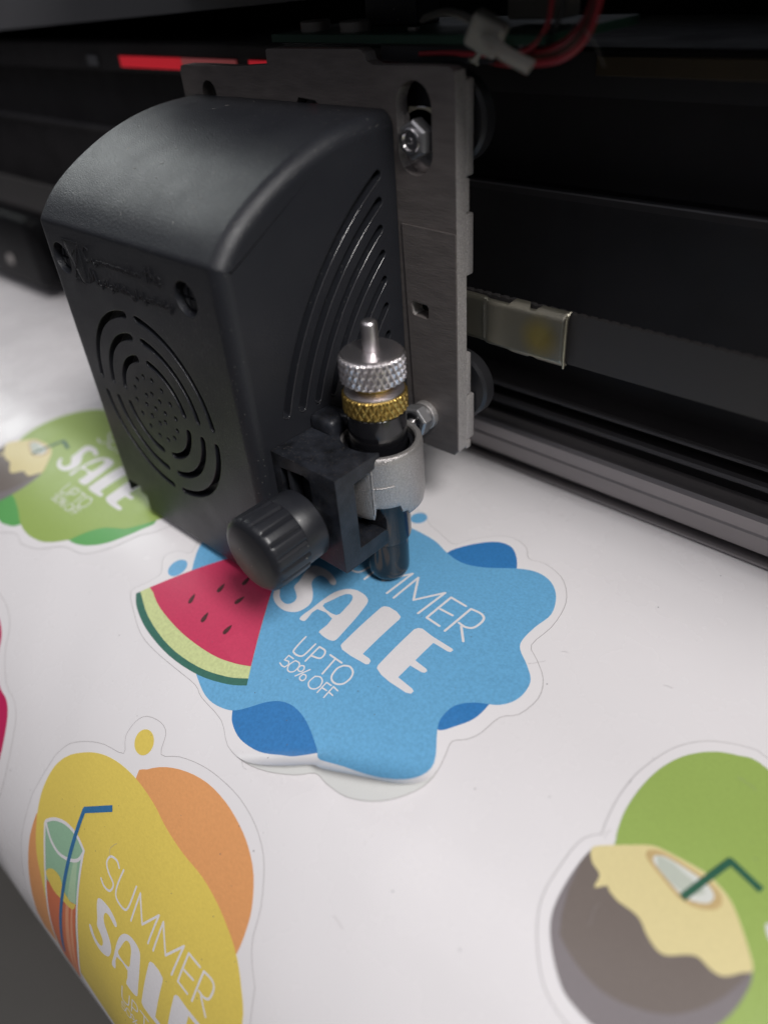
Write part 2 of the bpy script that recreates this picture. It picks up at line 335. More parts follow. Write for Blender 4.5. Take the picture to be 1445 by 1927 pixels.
ART={
'blue_light':[(-51.04,-19.83),(-49.22,-24.66),(-44.07,-31.13),(-35.35,-40.24),(-24.44,-47.59),(-15.81,-51.88),(-10.94,-53.14),(-6.45,-52.6),(-3.31,-51.25),(-0.66,-48.74),(1.98,-45.78),(4.84,-43.68),(8.1,-42.79),(11.92,-43.12),(15.84,-44.56),(19.79,-46.68),(22.75,-48.33),(28.56,-46.79),(35.5,-45.39),(39.13,-43.47),(42.09,-39.8),(42.78,-34.88),(38.82,-28.79),(37.82,-25.9),(38.35,-22.2),(41.11,-19.15),(45.68,-16.35),(47.78,-12.38),(47.22,-7.31),(44.2,-3.99),(40.38,-1.06),(39.14,1.68),(39.19,6.84),(39.83,12.64),(37.53,18.43),(33.89,22.08),(29.49,23.14),(24.9,21.42),(17.68,16.27),(12.05,14.25),(6.74,14.97),(1.49,16.76),(-4.56,17.29),(-8.24,17.12),(-13.94,15.77),(-22.01,14.55),(-32.64,12.24),(-43.43,7.39),(-49.37,-2.0),(-51.9,-11.86)],
'blue_dark1':[(-3.93,-51.65),(-1.79,-53.78),(2.55,-55.27),(8.65,-54.69),(13.91,-52.37),(17.9,-50.03),(21.71,-48.76),(25.8,-49.26),(23.62,-43.21),(15.35,-41.33),(4.92,-41.38),(-3.33,-44.28),(-6.16,-49.04)],
'blue_dark2':[(39.08,-28.79),(41.35,-26.09),(43.43,-22.27),(43.82,-18.09),(43.05,-15.6),(38.22,-17.6),(35.83,-21.92),(36.33,-27.09)],
'blue_dark3':[(6.74,14.97),(9.07,20.9),(13.48,26.3),(17.73,27.56),(21.24,25.36),(24.39,21.02),(25.31,16.94),(19.06,12.07),(10.31,12.43)],
'blue_outline':[(-55.03,-44.86),(-48.18,-48.78),(-41.87,-51.46),(-34.85,-52.45),(-25.02,-52.53),(-17.14,-52.52),(-13.24,-53.8),(-4.86,-54.82),(0.7,-58.07),(6.64,-58.38),(12.78,-56.82),(19.15,-53.63),(22.98,-50.73),(26.52,-50.93),(31.71,-50.48),(36.87,-48.11),(40.9,-44.62),(43.86,-39.95),(44.3,-35.78),(43.6,-32.24),(42.87,-29.14),(44.95,-27.04),(46.46,-24.17),(47.41,-18.79),(50.07,-15.75),(50.88,-9.86),(48.86,-4.86),(44.81,-1.13),(41.52,1.71),(42.05,9.12),(41.03,16.32),(38.62,21.42),(34.49,25.52),(28.76,27.21),(24.54,26.31),(21.53,29.65),(16.5,30.82),(12.06,28.28),(7.86,22.49),(5.8,18.89),(-0.4,20.47),(-5.4,21.97),(-8.74,24.6),(-12.11,23.92),(-13.54,20.97),(-17.89,20.18),(-26.59,19.4),(-37.39,16.94),(-48.54,12.05),(-54.82,0.51),(-56.24,-10.42),(-54.75,-18.32),(-49.83,-26.47),(-54.05,-28.42),(-55.72,-32.35),(-51.72,-36.33),(-53.13,-40.73)],
'melon_pts':[(-53.09,-44.34),(-29.97,-8.25),(-5.09,-45.37)],
'rind_out':[(-53.02,-44.38),(-49.04,-47.12),(-40.84,-49.85),(-29.27,-51.19),(-18.19,-50.37),(-9.68,-47.84),(-5.1,-45.4)],
'rind_mid':[(-51.92,-43.42),(-43.4,-47.15),(-31.3,-49.43),(-19.75,-48.95),(-11.06,-46.55),(-6.04,-43.94)],
'rind_in':[(-49.67,-40.99),(-42.71,-43.52),(-30.82,-45.11),(-19.24,-44.78),(-12.24,-43.18),(-7.78,-41.4)],
'seeds':[(-36.62,-36.82),(-32.33,-30.14),(-24.95,-29.98),(-28.89,-38.68),(-20.78,-37.75),(-28.4,-24.68)],
'blue_dots':[(-48.88,-32.35),(-8.92,22.02)],
'S':[(-8.68,-10.88),(-8.2,-11.78),(-8.52,-12.29),(-9.34,-12.31),(-11.13,-11.68),(-12.77,-11.47),(-13.79,-11.89),(-14.15,-12.92),(-13.95,-14.22),(-13.15,-15.39),(-11.76,-16.43),(-10.26,-17.67),(-8.91,-19.29),(-8.43,-20.83),(-8.64,-22.5),(-9.24,-23.81),(-10.44,-24.82),(-12.25,-25.55),(-14.51,-25.6),(-16.77,-25.03),(-18.43,-24.02),(-19.57,-22.77),(-19.95,-21.76),(-19.46,-21.26),(-18.51,-21.57),(-17.21,-22.88),(-15.71,-23.71),(-14.01,-23.92),(-12.91,-23.32),(-12.48,-22.11),(-12.94,-20.87),(-14.48,-19.72),(-16.22,-18.65),(-16.72,-16.28),(-17.67,-13.76),(-18.25,-11.55),(-18.04,-10.35),(-16.74,-9.62),(-14.67,-9.35),(-12.57,-9.43),(-10.6,-9.96)],
'Aout':[(-7.36,-25.14),(-6.3,-25.28),(-5.64,-24.83),(-5.7,-23.72),(-5.74,-20.46),(-0.5,-20.52),(-0.39,-24.9),(0.1,-25.39),(1.39,-25.61),(2.97,-25.61),(4.25,-25.32),(4.84,-24.6),(4.81,-23.24),(4.56,-20.58),(4.23,-17.54),(3.63,-14.19),(3.07,-11.95),(2.37,-10.78),(0.7,-10.0),(-1.83,-9.86),(-3.87,-10.56),(-5.32,-11.88),(-6.39,-14.12),(-6.86,-17.48),(-7.04,-21.08),(-7.4,-23.42)],
'Ahole':[(-5.36,-18.95),(-4.8,-15.97),(-3.93,-13.27),(-2.93,-12.08),(-1.62,-12.17),(-0.7,-13.53),(-0.29,-15.87),(-0.43,-19.11)],
'L':[(6.91,-25.14),(6.8,-24.5),(6.71,-10.67),(7.07,-9.94),(8.3,-9.42),(10.73,-9.51),(12.65,-10.2),(12.93,-11.07),(12.95,-23.93),(15.11,-23.98),(15.84,-24.32),(16.06,-25.19),(15.51,-25.64),(10.85,-25.91),(8.03,-25.77)],
'E':[(18.31,-24.96),(18.0,-24.17),(17.79,-11.28),(18.27,-10.35),(19.2,-9.95),(22.64,-10.34),(28.42,-10.39),(28.83,-10.65),(28.69,-11.48),(27.99,-11.72),(23.95,-11.75),(24.0,-18.23),(27.59,-18.57),(28.04,-18.94),(27.85,-19.6),(27.21,-19.91),(23.99,-20.02),(23.91,-24.0),(28.32,-24.42),(29.01,-24.72),(28.96,-25.55),(27.88,-26.0),(23.09,-26.04),(20.32,-25.71)],
'sm_s1':[(-10.24,-96.3),(-11.68,-95.45),(-14.02,-95.96),(-14.63,-97.9),(-13.07,-99.46),(-10.29,-100.67),(-10.71,-102.82),(-12.91,-103.31),(-14.78,-102.45)],
'sm_u':[(-8.69,-95.74),(-8.94,-100.52),(-7.89,-102.73),(-4.48,-103.03),(-3.38,-100.95),(-3.26,-96.02)],
'sm_m1':[(-1.47,-103.6),(-1.42,-96.35),(2.12,-101.69),(5.87,-96.36),(5.45,-103.94)],
'sm_m2':[(7.54,-104.09),(7.69,-96.61),(11.31,-102.16),(15.16,-96.66),(14.55,-104.4)],
'sm_e':[(20.89,-97.05),(16.97,-96.94),(16.69,-104.23),(20.14,-104.42)],
'sm_e2':[(17.34,-100.8),(20.39,-100.65)],
'sm_r':[(21.82,-104.74),(22.19,-97.02),(24.72,-96.87),(26.0,-97.91),(25.81,-100.52),(24.41,-101.51),(22.66,-101.42)],
'sm_r2':[(23.65,-101.92),(26.34,-104.64)],
'up_u':[(-1.96,-28.14),(-1.76,-32.16),(-1.07,-32.97),(0.48,-32.9),(1.41,-31.97),(1.56,-28.3)],
'up_p':[(2.85,-33.0),(2.9,-28.31),(4.69,-28.27),(5.44,-29.17),(5.25,-30.55),(3.0,-31.18)],
'up_t':[(6.68,-28.46),(10.53,-28.51)],
'up_t2':[(8.5,-28.5),(8.69,-33.14)],
'up_o':[(11.41,-28.78),(12.83,-28.18),(14.41,-28.82),(15.06,-30.3),(14.66,-32.22),(13.37,-33.2),(11.85,-33.16),(10.89,-32.15),(10.69,-30.12),(11.41,-28.78)],
'up_f5':[(-0.09,-34.18),(-1.72,-34.18),(-1.74,-35.61),(-0.54,-35.32),(0.05,-35.9),(-0.3,-36.89),(-1.05,-37.08),(-2.13,-36.82)],
'up_z0':[(0.69,-34.29),(1.94,-34.2),(2.59,-34.98),(2.5,-36.46),(1.6,-37.16),(0.68,-36.92),(0.21,-35.8),(0.69,-34.29)],
'up_pa':[(2.85,-34.45),(3.49,-34.16),(4.07,-34.62),(4.1,-35.43),(3.39,-35.77),(2.72,-35.37),(2.85,-34.45)],
'up_ps':[(5.45,-34.03),(3.59,-37.16)],
'up_pb':[(4.88,-35.82),(5.6,-35.63),(6.16,-36.19),(6.03,-36.97),(5.33,-37.19),(4.76,-36.75),(4.88,-35.82)],
'up_oo':[(7.7,-34.61),(8.93,-34.04),(10.07,-34.57),(10.48,-35.91),(9.8,-37.03),(8.59,-37.36),(7.48,-36.49),(7.7,-34.61)],
'up_f':[(11.02,-37.25),(11.12,-34.22),(12.58,-34.18)],
'up_f_b':[(11.22,-35.76),(12.53,-35.7)],
'up_g':[(13.17,-37.28),(13.23,-34.09),(14.79,-34.31)],
'up_g_b':[(13.25,-35.67),(14.59,-35.79)],
'yel':[(-35.93,-82.36),(-31.13,-79.73),(-26.17,-78.21),(-20.69,-77.53),(-14.75,-77.64),(-8.26,-78.68),(-2.34,-80.44),(4.72,-81.74),(11.71,-82.25),(17.34,-83.49),(22.47,-85.42),(27.59,-88.19),(31.94,-92.45),(35.29,-98.06)],
'yel_left':[(-41.05,-86.46),(-44.36,-91.45),(-45.8,-97.68),(-45.74,-103.77),(-44.27,-111.22),(-42.37,-117.18),(-39.41,-122.53)],
'or_right':[(-16.98,-77.29),(-15.08,-74.01),(-10.67,-70.66),(-4.91,-68.19),(1.59,-66.9),(8.39,-67.22),(14.33,-68.68),(19.05,-70.75),(23.24,-74.01),(26.37,-78.87),(27.53,-83.09),(27.84,-88.0)],
'or_left':[(-45.8,-106.61),(-46.77,-113.84),(-46.85,-120.83),(-46.55,-131.59),(-46.31,-143.25)],
'yel_dot':[(-20.11,-70.01)],
'yel_outline':[(-45.83,-89.42),(-42.79,-84.31),(-37.29,-80.15),(-31.19,-77.27),(-24.09,-75.41),(-26.18,-72.08),(-25.81,-67.84),(-23.59,-65.15),(-18.93,-64.04),(-15.74,-65.16),(-13.75,-69.34),(-8.8,-66.86),(-2.65,-65.04),(3.39,-64.34),(10.77,-64.57),(17.69,-66.42),(22.9,-69.64),(26.24,-73.9),(28.47,-78.33),(29.61,-83.01),(31.36,-86.21),(34.77,-90.05)],
'gl_top':[(-40.85,-105.18),(-37.85,-102.51),(-33.11,-100.37),(-27.77,-99.86),(-23.3,-101.16)],
'gl_rim':[(-40.63,-105.71),(-37.3,-108.15),(-32.89,-109.01),(-27.81,-107.2),(-24.42,-104.61),(-23.31,-101.81)],
'gl_left':[(-41.1,-106.05),(-37.05,-120.49),(-35.83,-139.63)],
'gl_right':[(-23.31,-101.81),(-21.54,-115.42),(-20.66,-129.52),(-22.37,-140.99)],
'gl_lemon':[(-36.59,-118.93),(-33.38,-116.25),(-29.97,-115.64),(-23.08,-116.02),(-28.28,-119.05),(-32.87,-119.99)],
'straw':[(-19.32,-86.93),(-27.92,-93.06),(-28.13,-109.51),(-28.66,-120.94),(-30.01,-135.06)],
'gr':[(78.42,-27.99),(77.69,-25.72),(76.87,-21.28),(76.87,-15.82),(77.69,-10.21),(79.42,-5.42),(81.79,-1.89),(84.6,0.69),(87.79,2.29),(91.18,3.27)],
'coc':[(75.93,-30.19),(75.28,-33.08),(75.04,-38.1),(75.41,-42.82),(76.75,-46.28),(79.64,-49.73),(82.91,-52.33),(86.11,-53.25),(88.54,-53.54)],
'coc_r':[(104.27,-32.2),(104.74,-35.21),(104.4,-38.18),(103.62,-41.3)],
'cream':[(75.93,-30.19),(78.45,-28.04),(80.92,-26.16),(83.4,-24.36),(85.45,-23.76),(89.51,-23.33),(92.63,-23.18),(96.14,-24.12),(98.19,-25.38),(100.18,-27.27),(102.32,-29.59),(104.27,-32.2),(103.18,-33.53),(101.3,-35.64),(99.46,-35.99),(97.2,-35.55),(95.52,-36.38),(93.61,-38.02),(91.99,-38.47),(89.61,-37.52),(87.56,-36.06),(85.75,-35.72),(83.43,-35.74),(81.4,-35.14),(80.8,-34.69),(79.22,-36.17),(78.95,-33.89),(76.99,-32.93),(75.81,-31.53)],
'chole':[(83.53,-25.26),(85.36,-24.23),(89.18,-23.98),(93.01,-24.01),(95.46,-24.66),(96.62,-25.9),(96.2,-27.65),(93.85,-29.14),(91.19,-29.44),(88.18,-28.52),(84.92,-27.29),(83.53,-26.43)],
'shade_in':[(78.3,-45.79),(80.36,-46.89),(83.81,-48.14),(88.03,-48.65),(92.49,-47.6),(96.77,-45.42),(99.89,-42.35),(102.27,-38.38),(103.63,-34.57)],
'cstraw':[(91.36,-29.13),(94.92,-18.82),(100.67,-20.32)],
'gr_outline':[(75.72,-27.63),(73.94,-29.58),(73.06,-32.42),(72.79,-36.81),(72.81,-41.56),(73.92,-45.67),(76.79,-50.26),(80.2,-53.81),(83.73,-55.43),(85.64,-55.85)],
'gr_outline2':[(75.72,-27.63),(75.16,-24.75),(74.66,-19.9),(74.93,-13.5),(76.51,-7.04),(78.43,-2.52),(81.72,1.54),(85.96,4.22),(89.93,5.63)],
'lg_light':[(-125.87,-44.0),(-118.84,-46.25),(-112.62,-49.12),(-106.2,-50.23),(-99.67,-49.52),(-95.5,-47.87),(-92.23,-45.72),(-89.64,-43.66),(-88.88,-42.31),(-86.35,-38.49),(-83.17,-35.21),(-78.68,-32.93),(-75.21,-30.92)],
'lg_dark':[(-89.64,-43.66),(-84.97,-43.09),(-80.92,-41.25),(-77.19,-38.39),(-73.86,-34.04),(-71.21,-29.35),(-69.92,-24.66),(-69.09,-22.66)],
'lg_dark2':[(-130.99,-47.02),(-129.6,-45.3),(-126.6,-43.57),(-119.29,-46.47),(-112.87,-49.73),(-117.23,-51.85),(-122.25,-52.35)],
'lg_cocbot':[(-126.07,-30.47),(-127.2,-36.89),(-129.27,-42.99),(-131.47,-46.73)],
'lg_out':[(-118.43,-54.79),(-111.08,-52.16),(-103.89,-52.77),(-97.37,-51.56),(-92.35,-49.01),(-87.89,-45.79),(-82.67,-44.66),(-78.23,-42.65),(-76.33,-40.78)],
'lg_S':[(-119.94,-14.64),(-127.84,-15.71),(-124.35,-22.27),(-116.99,-24.29),(-119.32,-27.01),(-127.23,-27.49)],
}
# ------------------------------------------------------------------ the printed vinyl: x across, s along the sheet
SR, SY = 92.0, -12.0                           # the sheet bends over the front platen with this radius, starting at y = SY
def wave(x, s):
    return .16 * sin(x * .0821 + s * .043 + .6) + .12 * sin(x * .02737 - s * .11 + 2.1) + .05 * sin(x * .19156 + s * .13) * (1 if s < 40 else .3)
def on_sheet(x, s, off=0.0):
    off += wave(x, s) * (1 if abs(x) > 0 else 1)
    if s > SY: return (x, s, off)
    t = (SY - s) / SR
    if t < pi / 2: return (x, SY - SR * sin(t) - off * sin(t), -SR * (1 - cos(t)) + off * cos(t))
    return (x, SY - SR - off, -SR - (t - pi / 2) * SR)
def grid_cut(bm, step=3.0):
    if not bm.verts: return
    for ax in (0, 1):
        lo = min(v.co[ax] for v in bm.verts); hi = max(v.co[ax] for v in bm.verts)
        k = math.floor(lo / step) + 1
        while k * step < hi:
            pl = [0, 0, 0]; pl[ax] = k * step; no = [0, 0, 0]; no[ax] = 1
            bmesh.ops.bisect_plane(bm, geom=bm.verts[:] + bm.edges[:] + bm.faces[:], plane_co=pl, plane_no=no, dist=1e-5)
            k += 1
def lay(name, polys, m, off, parent, holes=(), lift=None, step=3.0, clip=None, label=None):
    """a printed layer or a film lying on the sheet"""
    bm = tri2d(polys, holes, clip)
    grid_cut(bm, step)
    for v in bm.verts:
        x, s = v.co.x, v.co.y
        if lift:
            x, s, d, t = lift(x, s, off)
            v.co = Vector(on_sheet(x, s, d))
        else: v.co = Vector(on_sheet(x, s, off))
    return part(name, bm, m, parent, smooth=60, label=label)
def outline_band(poly, w): return stroke(list(poly) + [poly[0]], w)

bm = bmesh.new(); xs = [-430 + 4 * i for i in range(170)]; ss = [84 - 3 * i for i in range(115)]
G = [[bm.verts.new(on_sheet(x, s)) for x in xs] for s in ss]
for i in range(len(ss) - 1):
    for j in range(len(xs) - 1): bm.faces.new((G[i][j], G[i + 1][j], G[i + 1][j + 1], G[i][j + 1]))
bmesh.ops.recalc_face_normals(bm, faces=bm.faces)
if sum(f.normal.z for f in bm.faces) < 0: bmesh.ops.reverse_faces(bm, faces=bm.faces)
sheet = part('vinyl_sheet', bm, M['vinyl'], smooth=80)
tag(sheet, 'white glossy vinyl sheet with kiss-cut stickers, curving down over the front of the plotter', 'vinyl sheet')

def SP(k, n=4): return spline(ART[k], n)
def closed(pts, n=4): return spline(pts, n, True)
def glyphs(f):
    """the words of the print, as polygons in (x, s) mapped through f: bold, thin, tiny"""
    bold = [[f(*p) for p in closed(ART[k], 3)] for k in ('S',)]
    bold += [[f(*p) for p in ART[k]] for k in ('L', 'E')]
    bold += [[f(*p) for p in closed(ART['Aout'], 2)]]
    hole = [[f(*p) for p in closed(ART['Ahole'], 3)]]
    g = lambda x, s: f(17.95 + (x - 16.95) * 1.17, 2.4 + (s + 96.95) * 1.23)
    thin = []
    for k in ('sm_s1', 'sm_u', 'sm_m1', 'sm_m2', 'sm_e', 'sm_e2', 'sm_r', 'sm_r2'):
        P = [g(*p) for p in ART[k]]
        if k == 'sm_r': thin += [(P[:2], .62, False), (P[1:], .62, True)]
        else: thin.append((P, .62, k in ('sm_s1', 'sm_u')))
    for k in ('up_u', 'up_p', 'up_t', 'up_t2', 'up_o'):
        P = [f(*p) for p in ART[k]]
        if k == 'up_p': thin += [(P[:2], .46, False), (P[1:], .46, True)]
        else: thin.append((P, .46, k in ('up_o', 'up_u')))
    for k in ('up_f5', 'up_z0', 'up_pa', 'up_ps', 'up_pb', 'up_oo', 'up_f', 'up_f_b', 'up_g', 'up_g_b'):
        thin.append(([f(*p) for p in ART[k]], .34, k in ('up_z0', 'up_oo', 'up_pa', 'up_pb')))
    return bold, hole, thin
def lettering(parent, f, sc, lift=None):
    bold, hole, thin = glyphs(f)
    P = []
    for pts, w, sm in thin: P += stroke(pts, w * sc, sm)
    return lay('lettering', P + bold, M['i_white'], .15, parent, holes=hole, lift=lift)
PG = 'printed summer sale stickers on the vinyl sheet'

# ---- blue sticker with the melon slice, its lower lobe peeling up
def peel(x, s, off):
    """roll the lower lobe up about a fold line; returns the new x, s, height and angle"""
    q = x * .38 - (s + 53) * .924
    q -= max(0, 24 - x) * .22 + max(0, 4 - x) * .2 + max(0, x - 44) * .4
    if q <= 0: return x, s, off, 0
    r = 6.6; t = min(q / r, 1.6)
    h = r * (1 - cos(t)); dq = r * sin(t) - q - off * sin(t)
    return x + .38 * dq, s - .924 * dq, h + off * cos(t), t
blue = thing('blue_sticker', on_sheet(0, -20), 'blue splash sticker with a melon slice, lower lobe peeling, right under the blade', 'sticker', PG)
ol = closed(ART['blue_outline'], 3)
lay('liner_cut_line', outline_band(ol, .16), M['cut'], .04, blue)
lay('exposed_liner', [ol], M['liner'], .03, blue, label='pale release liner bared under the peeling lobe')
lay('film', [[(x * .9985, s * .9985 - .03) for x, s in ol]], M['film'], .07, blue, lift=peel, step=.8)
lay('cut_line', outline_band([p for p in ol], .13), M['cut'], .05, blue)
ART['blue_dark1'] = [p for p in ART['blue_dark1'] if not (p[0] > 19 and p[1] < -46)]
for k in ('blue_dark1', 'blue_dark2', 'blue_dark3'):
    lay('deep_blue_splash', [closed(ART[k], 4)], M['i_dblue'], .10, blue, lift=peel, step=.8)
lay('light_blue_splash', [closed(ART['blue_light'], 4)], M['i_blue'], .13, blue, lift=peel, step=.8)
lay('blue_drop', [disk(ART['blue_dots'][0], 2.6, 24, 2.9)], M['i_blue'], .13, blue)
lay('blue_drop', [disk(ART['blue_dots'][1], 2.3, 24, 2.5)], M['i_blue'], .13, blue)
melon = lay('melon_slice', [[(-29.97, -8.25)] + SP('rind_out')], M['i_rind'], .16, blue)
lay('pale_rind', [[(-29.97, -8.25), (-52.3, -43.3)] + SP('rind_mid')[1:]], M['i_rind2'], .18, melon)
lay('melon_flesh', [[(-29.97, -8.25), (-50.8, -40.95)] + SP('rind_in')[1:]], M['i_red'], .20, melon)
lay('melon_highlight', [[(-29.97, -8.25), (-10.6, -36.8), (-17.5, -36.2), (-19.6, -41.9), (-12.24, -43.0), (-7.78, -41.4)]], M['i_red2'], .215, melon)
sd = []
for (x, s), a in zip(ART['seeds'], (.35, .2, -.15, .25, 0, .2)):
    pts = []
    for i in range(14):
        t = 2 * pi * i / 14; r = 1.0 * (1 - .0 * sin(t)); px = .62 * sin(t) * (1 - .45 * cos(t)); py = 1.55 * cos(t)
        pts.append((x + px * cos(a) - py * sin(a), s + px * sin(a) + py * cos(a)))
    sd.append(pts)
lay('melon_seeds', sd, M['i_seed'], .235, melon)
lettering(blue, lambda x, s: (x, s), 1.0)

# ---- yellow sticker with the tall drink
yel = thing('yellow_sticker', on_sheet(-5, -100), 'yellow and orange sticker with a tall drink, lying over the front edge', 'sticker', PG)
yo = spline(ART['yel_outline'], 3) + [(37.5, -98), (38.5, -112), (35, -130), (22, -146), (0, -152), (-25, -150), (-44, -147), (-50, -136), (-51, -118), (-49.5, -103)]
lay('film', [yo], M['film'], .06, yel)
lay('cut_line', outline_band(yo, .13), M['cut'], .08, yel)
lay('orange_splash', [closed(ART['or_right'] + [(26.6, -92.5), (22, -98), (10, -102), (-8, -90)], 3),
                      spline(ART['or_left'], 3) + [(-44, -148), (-25, -146), (-25, -110), (-44, -104)]], M['i_or'], .10, yel)
yb = closed(ART['yel'] + [(36, -110), (31, -127), (18, -140), (0, -146), (-20, -144), (-33, -136)] + ART['yel_left'][::-1], 4)
lay('yellow_splash', [yb], M['i_yel'], .13, yel)
lay('yellow_drop', [disk(ART['yel_dot'][0], 3.1, 28, 2.9)], M['i_yel'], .13, yel)
glass_out = spline(ART['gl_top'], 3) + spline(ART['gl_right'], 3) + [(-23.2, -146), (-24.5, -150), (-34, -150), (-35.2, -146)] + spline(ART['gl_left'], 3)[::-1]
drink = lay('drink_glass', [glass_out], M['i_mint'], .15, yel)
lay('drink_glass_sheen', [[(-26.2, -105.5), (-24.6, -105.0), (-22.4, -116), (-22.1, -132), (-23.4, -146), (-26.2, -146), (-26.0, -120)]], M['i_mint2'], .165, drink)
lay('orange_drink', [[(-37.0, -120.5), (-33, -120.2), (-28.3, -119.6), (-21.9, -116.2), (-21.4, -129), (-22.6, -141), (-24.6, -149), (-33.8, -149), (-35.4, -139.6)]], M['i_drink'], .18, drink)
lay('pale_drink_stripe', [[(-26.6, -119), (-25.2, -118.6), (-24.9, -134), (-26, -148), (-27.6, -148)], [(-24.0, -118), (-23.3, -117.6), (-22.9, -130), (-24, -146), (-24.9, -146)]], M['i_drink2'], .195, drink)
lay('lemon_slice', [closed([(-37.2, -118.6), (-34.5, -115.2), (-30.5, -114.6), (-28.2, -117), (-24.5, -117.6), (-22.2, -116.4), (-23.5, -119.2), (-28.3, -120.4), (-33, -121)], 3)], M['i_yel'], .21, drink)
rim = stroke(spline(ART['gl_top'], 3) + spline(ART['gl_rim'][::-1], 3), .85) + stroke(glass_out + [glass_out[0]], .85)
lay('glass_outline', rim, M['i_white'], .225, drink)
st = spline(ART['straw'][1:], 3)
lay('straw', stroke([ART['straw'][0], ART['straw'][1]], 1.5, butt=True) + stroke(st + [(-31, -143)], 1.35), M['i_straw'], .24, drink)
fy = lambda x, s: (16.95 + (x - 17.95) / 1.17, -96.95 + (s - 2.4) / 1.23)
lettering(yel, fy, .85)

# ---- green sticker with the coconut (one whole design, laid twice)
green = thing('green_sticker', on_sheet(100, -20), 'green sticker with a large coconut, at the lower right, nearest the camera', 'sticker', PG)
go = spline(ART['gr_outline2'], 3) + spline([(95, 4.6), (100, 4.2), (110, 8.4), (130, 11.6), (149, 10.6), (163.5, 3), (168, -12), (164, -26), (160, -31), (156, -38), (149, -44.5), (140, -46.5), (132, -51.5), (124, -53.4), (118.5, -52.2), (111, -55.5), (104, -57.4), (95, -57)], 3) + spline(ART['gr_outline'][::-1], 3)
lay('film', [go], M['film'], .06, green)
lay('cut_line', outline_band(go, .13), M['cut'], .08, green)
dk = closed([(139, -44), (144.6, -43.3), (148.7, -41.3), (152.4, -38.4), (155.8, -34), (158.4, -29.3), (159.7, -24.6), (150, -22), (140, -30), (134, -40)], 3)
dk2 = closed([(98, -50), (107.4, -52.4), (112.4, -51.9), (116.8, -49.7), (119, -42), (110, -35), (98, -40)], 3)
for q in (dk, dk2): lay('deep_green_splash', [q], M['i_dgreen'], .10, green)
gb = ART['gr'] + [(100, 1.2), (110, 4.6), (130, 7.8), (148, 6.8), (159.5, 0), (163.6, -12), (160.5, -22.7), (154.4, -30.9)] + [(x + 229.6, s) for x, s in ART['lg_light'][::-1]][1:] + [(96, -44), (86, -42), (79.5, -36)]
lay('leaf_green_splash', [closed(gb, 4)], M['i_green'], .13, green)
shell = spline(ART['coc'], 4) + spline([(93, -53.0), (99, -49), (103.62, -41.3), (104.74, -35.2), (104.27, -32.2)], 4)
coco = lay('coconut', [shell + [(95, -30), (80, -28)]], M['i_shell2'], .15, green)
lay('coconut_shell', [spline(ART['shade_in'], 3) + [(104.27, -32.2), (95, -29), (80, -27.9), (75.93, -30.19), (75.35, -34), (75.9, -39), (77, -43)]], M['i_shell'], .17, coco)
lay('coconut_flesh', [closed(ART['cream'], 3)], M['i_cream'], .19, coco)
H = ART['chole']; hc = (sum(p[0] for p in H) / len(H), sum(p[1] for p in H) / len(H))
lay('coconut_opening', [closed(H, 3)], M['i_tan'], .205, coco)
lay('coconut_milk', [closed([(hc[0] + (x - hc[0]) * .80, hc[1] + (s - hc[1]) * .78) for x, s in H], 3)], M['i_milk'], .22, coco)
lay('coconut_milk_shade', [[(85, -25.2), (87.5, -24.9), (94, -26.0), (93.2, -27.3), (91.4, -28.4), (88.6, -28.0), (86, -27.1)]], M['i_milk2'], .235, coco)
lay('straw', stroke(ART['cstraw'], 1.25, butt=True) + [disk(ART['cstraw'][1], .62, 8)], M['i_dstraw'], .25, coco)
fg = lambda x, s: (103.2 + (x + 19.95) * .857, -28 + (s + 25.6) * .82)
lettering(green, fg, .85)
def copy_tree(o, parent=None, dx=None):
    c = o.copy(); COL.objects.link(c); c.parent = parent
    if dx: c.location = o.location + Vector(dx)
    for ch in list(o.children): copy_tree(ch, c)
    return c
g2 = copy_tree(green, None, (-229.6 * MM, 0, 0))
tag(g2, 'green sticker with a coconut, half hidden behind the left of the black carriage', 'sticker', PG)

# ---- crimson sticker running out of the picture
crim = thing('crimson_sticker', on_sheet(-95, -100), 'crimson sticker of which only an edge shows at the left side of the photo', 'sticker', PG)
cp = [(-78.7, -87.6), (-73, -89.3), (-69.6, -94), (-68, -104.3), (-70, -115), (-80, -125), (-100, -126), (-120, -112), (-122, -84), (-108, -73), (-95, -73), (-88, -76.3), (-84.5, -82)]
co = closed([((x + 95) * 1.16 - 95, (s + 100) * 1.15 - 100) for x, s in cp], 3)
lay('film', [co], M['film'], .06, crim)
lay('cut_line', outline_band(co, .13), M['cut'], .08, crim)
lay('crimson_splash', [closed(cp, 4)], M['i_crimson'], .10, crim)

# small scuffs and fibres on the vinyl
def fibre(x, s, n, w, a, L):
    pts = [(x, s)]
    for i in range(n):
        a += R_.uniform(-.8, .8); pts.append((pts[-1][0] + L * cos(a), pts[-1][1] + L * sin(a)))
    return stroke(spline(pts, 3), w)

for i in range(9):
    x, s = R_.choice([(R_.uniform(-40, 110), R_.uniform(-75, 30)), (R_.uniform(20, 90), R_.uniform(-60, 10))])
    lay('lint_fibre', fibre(x, s, R_.randint(2, 5), .05, R_.uniform(0, 6.3), R_.uniform(.5, 1.2)), M['cut'], .27, sheet)
lay('lint_fibre', fibre(-14, -96, 5, .09, 2.2, .9), M['cut'], .27, sheet)

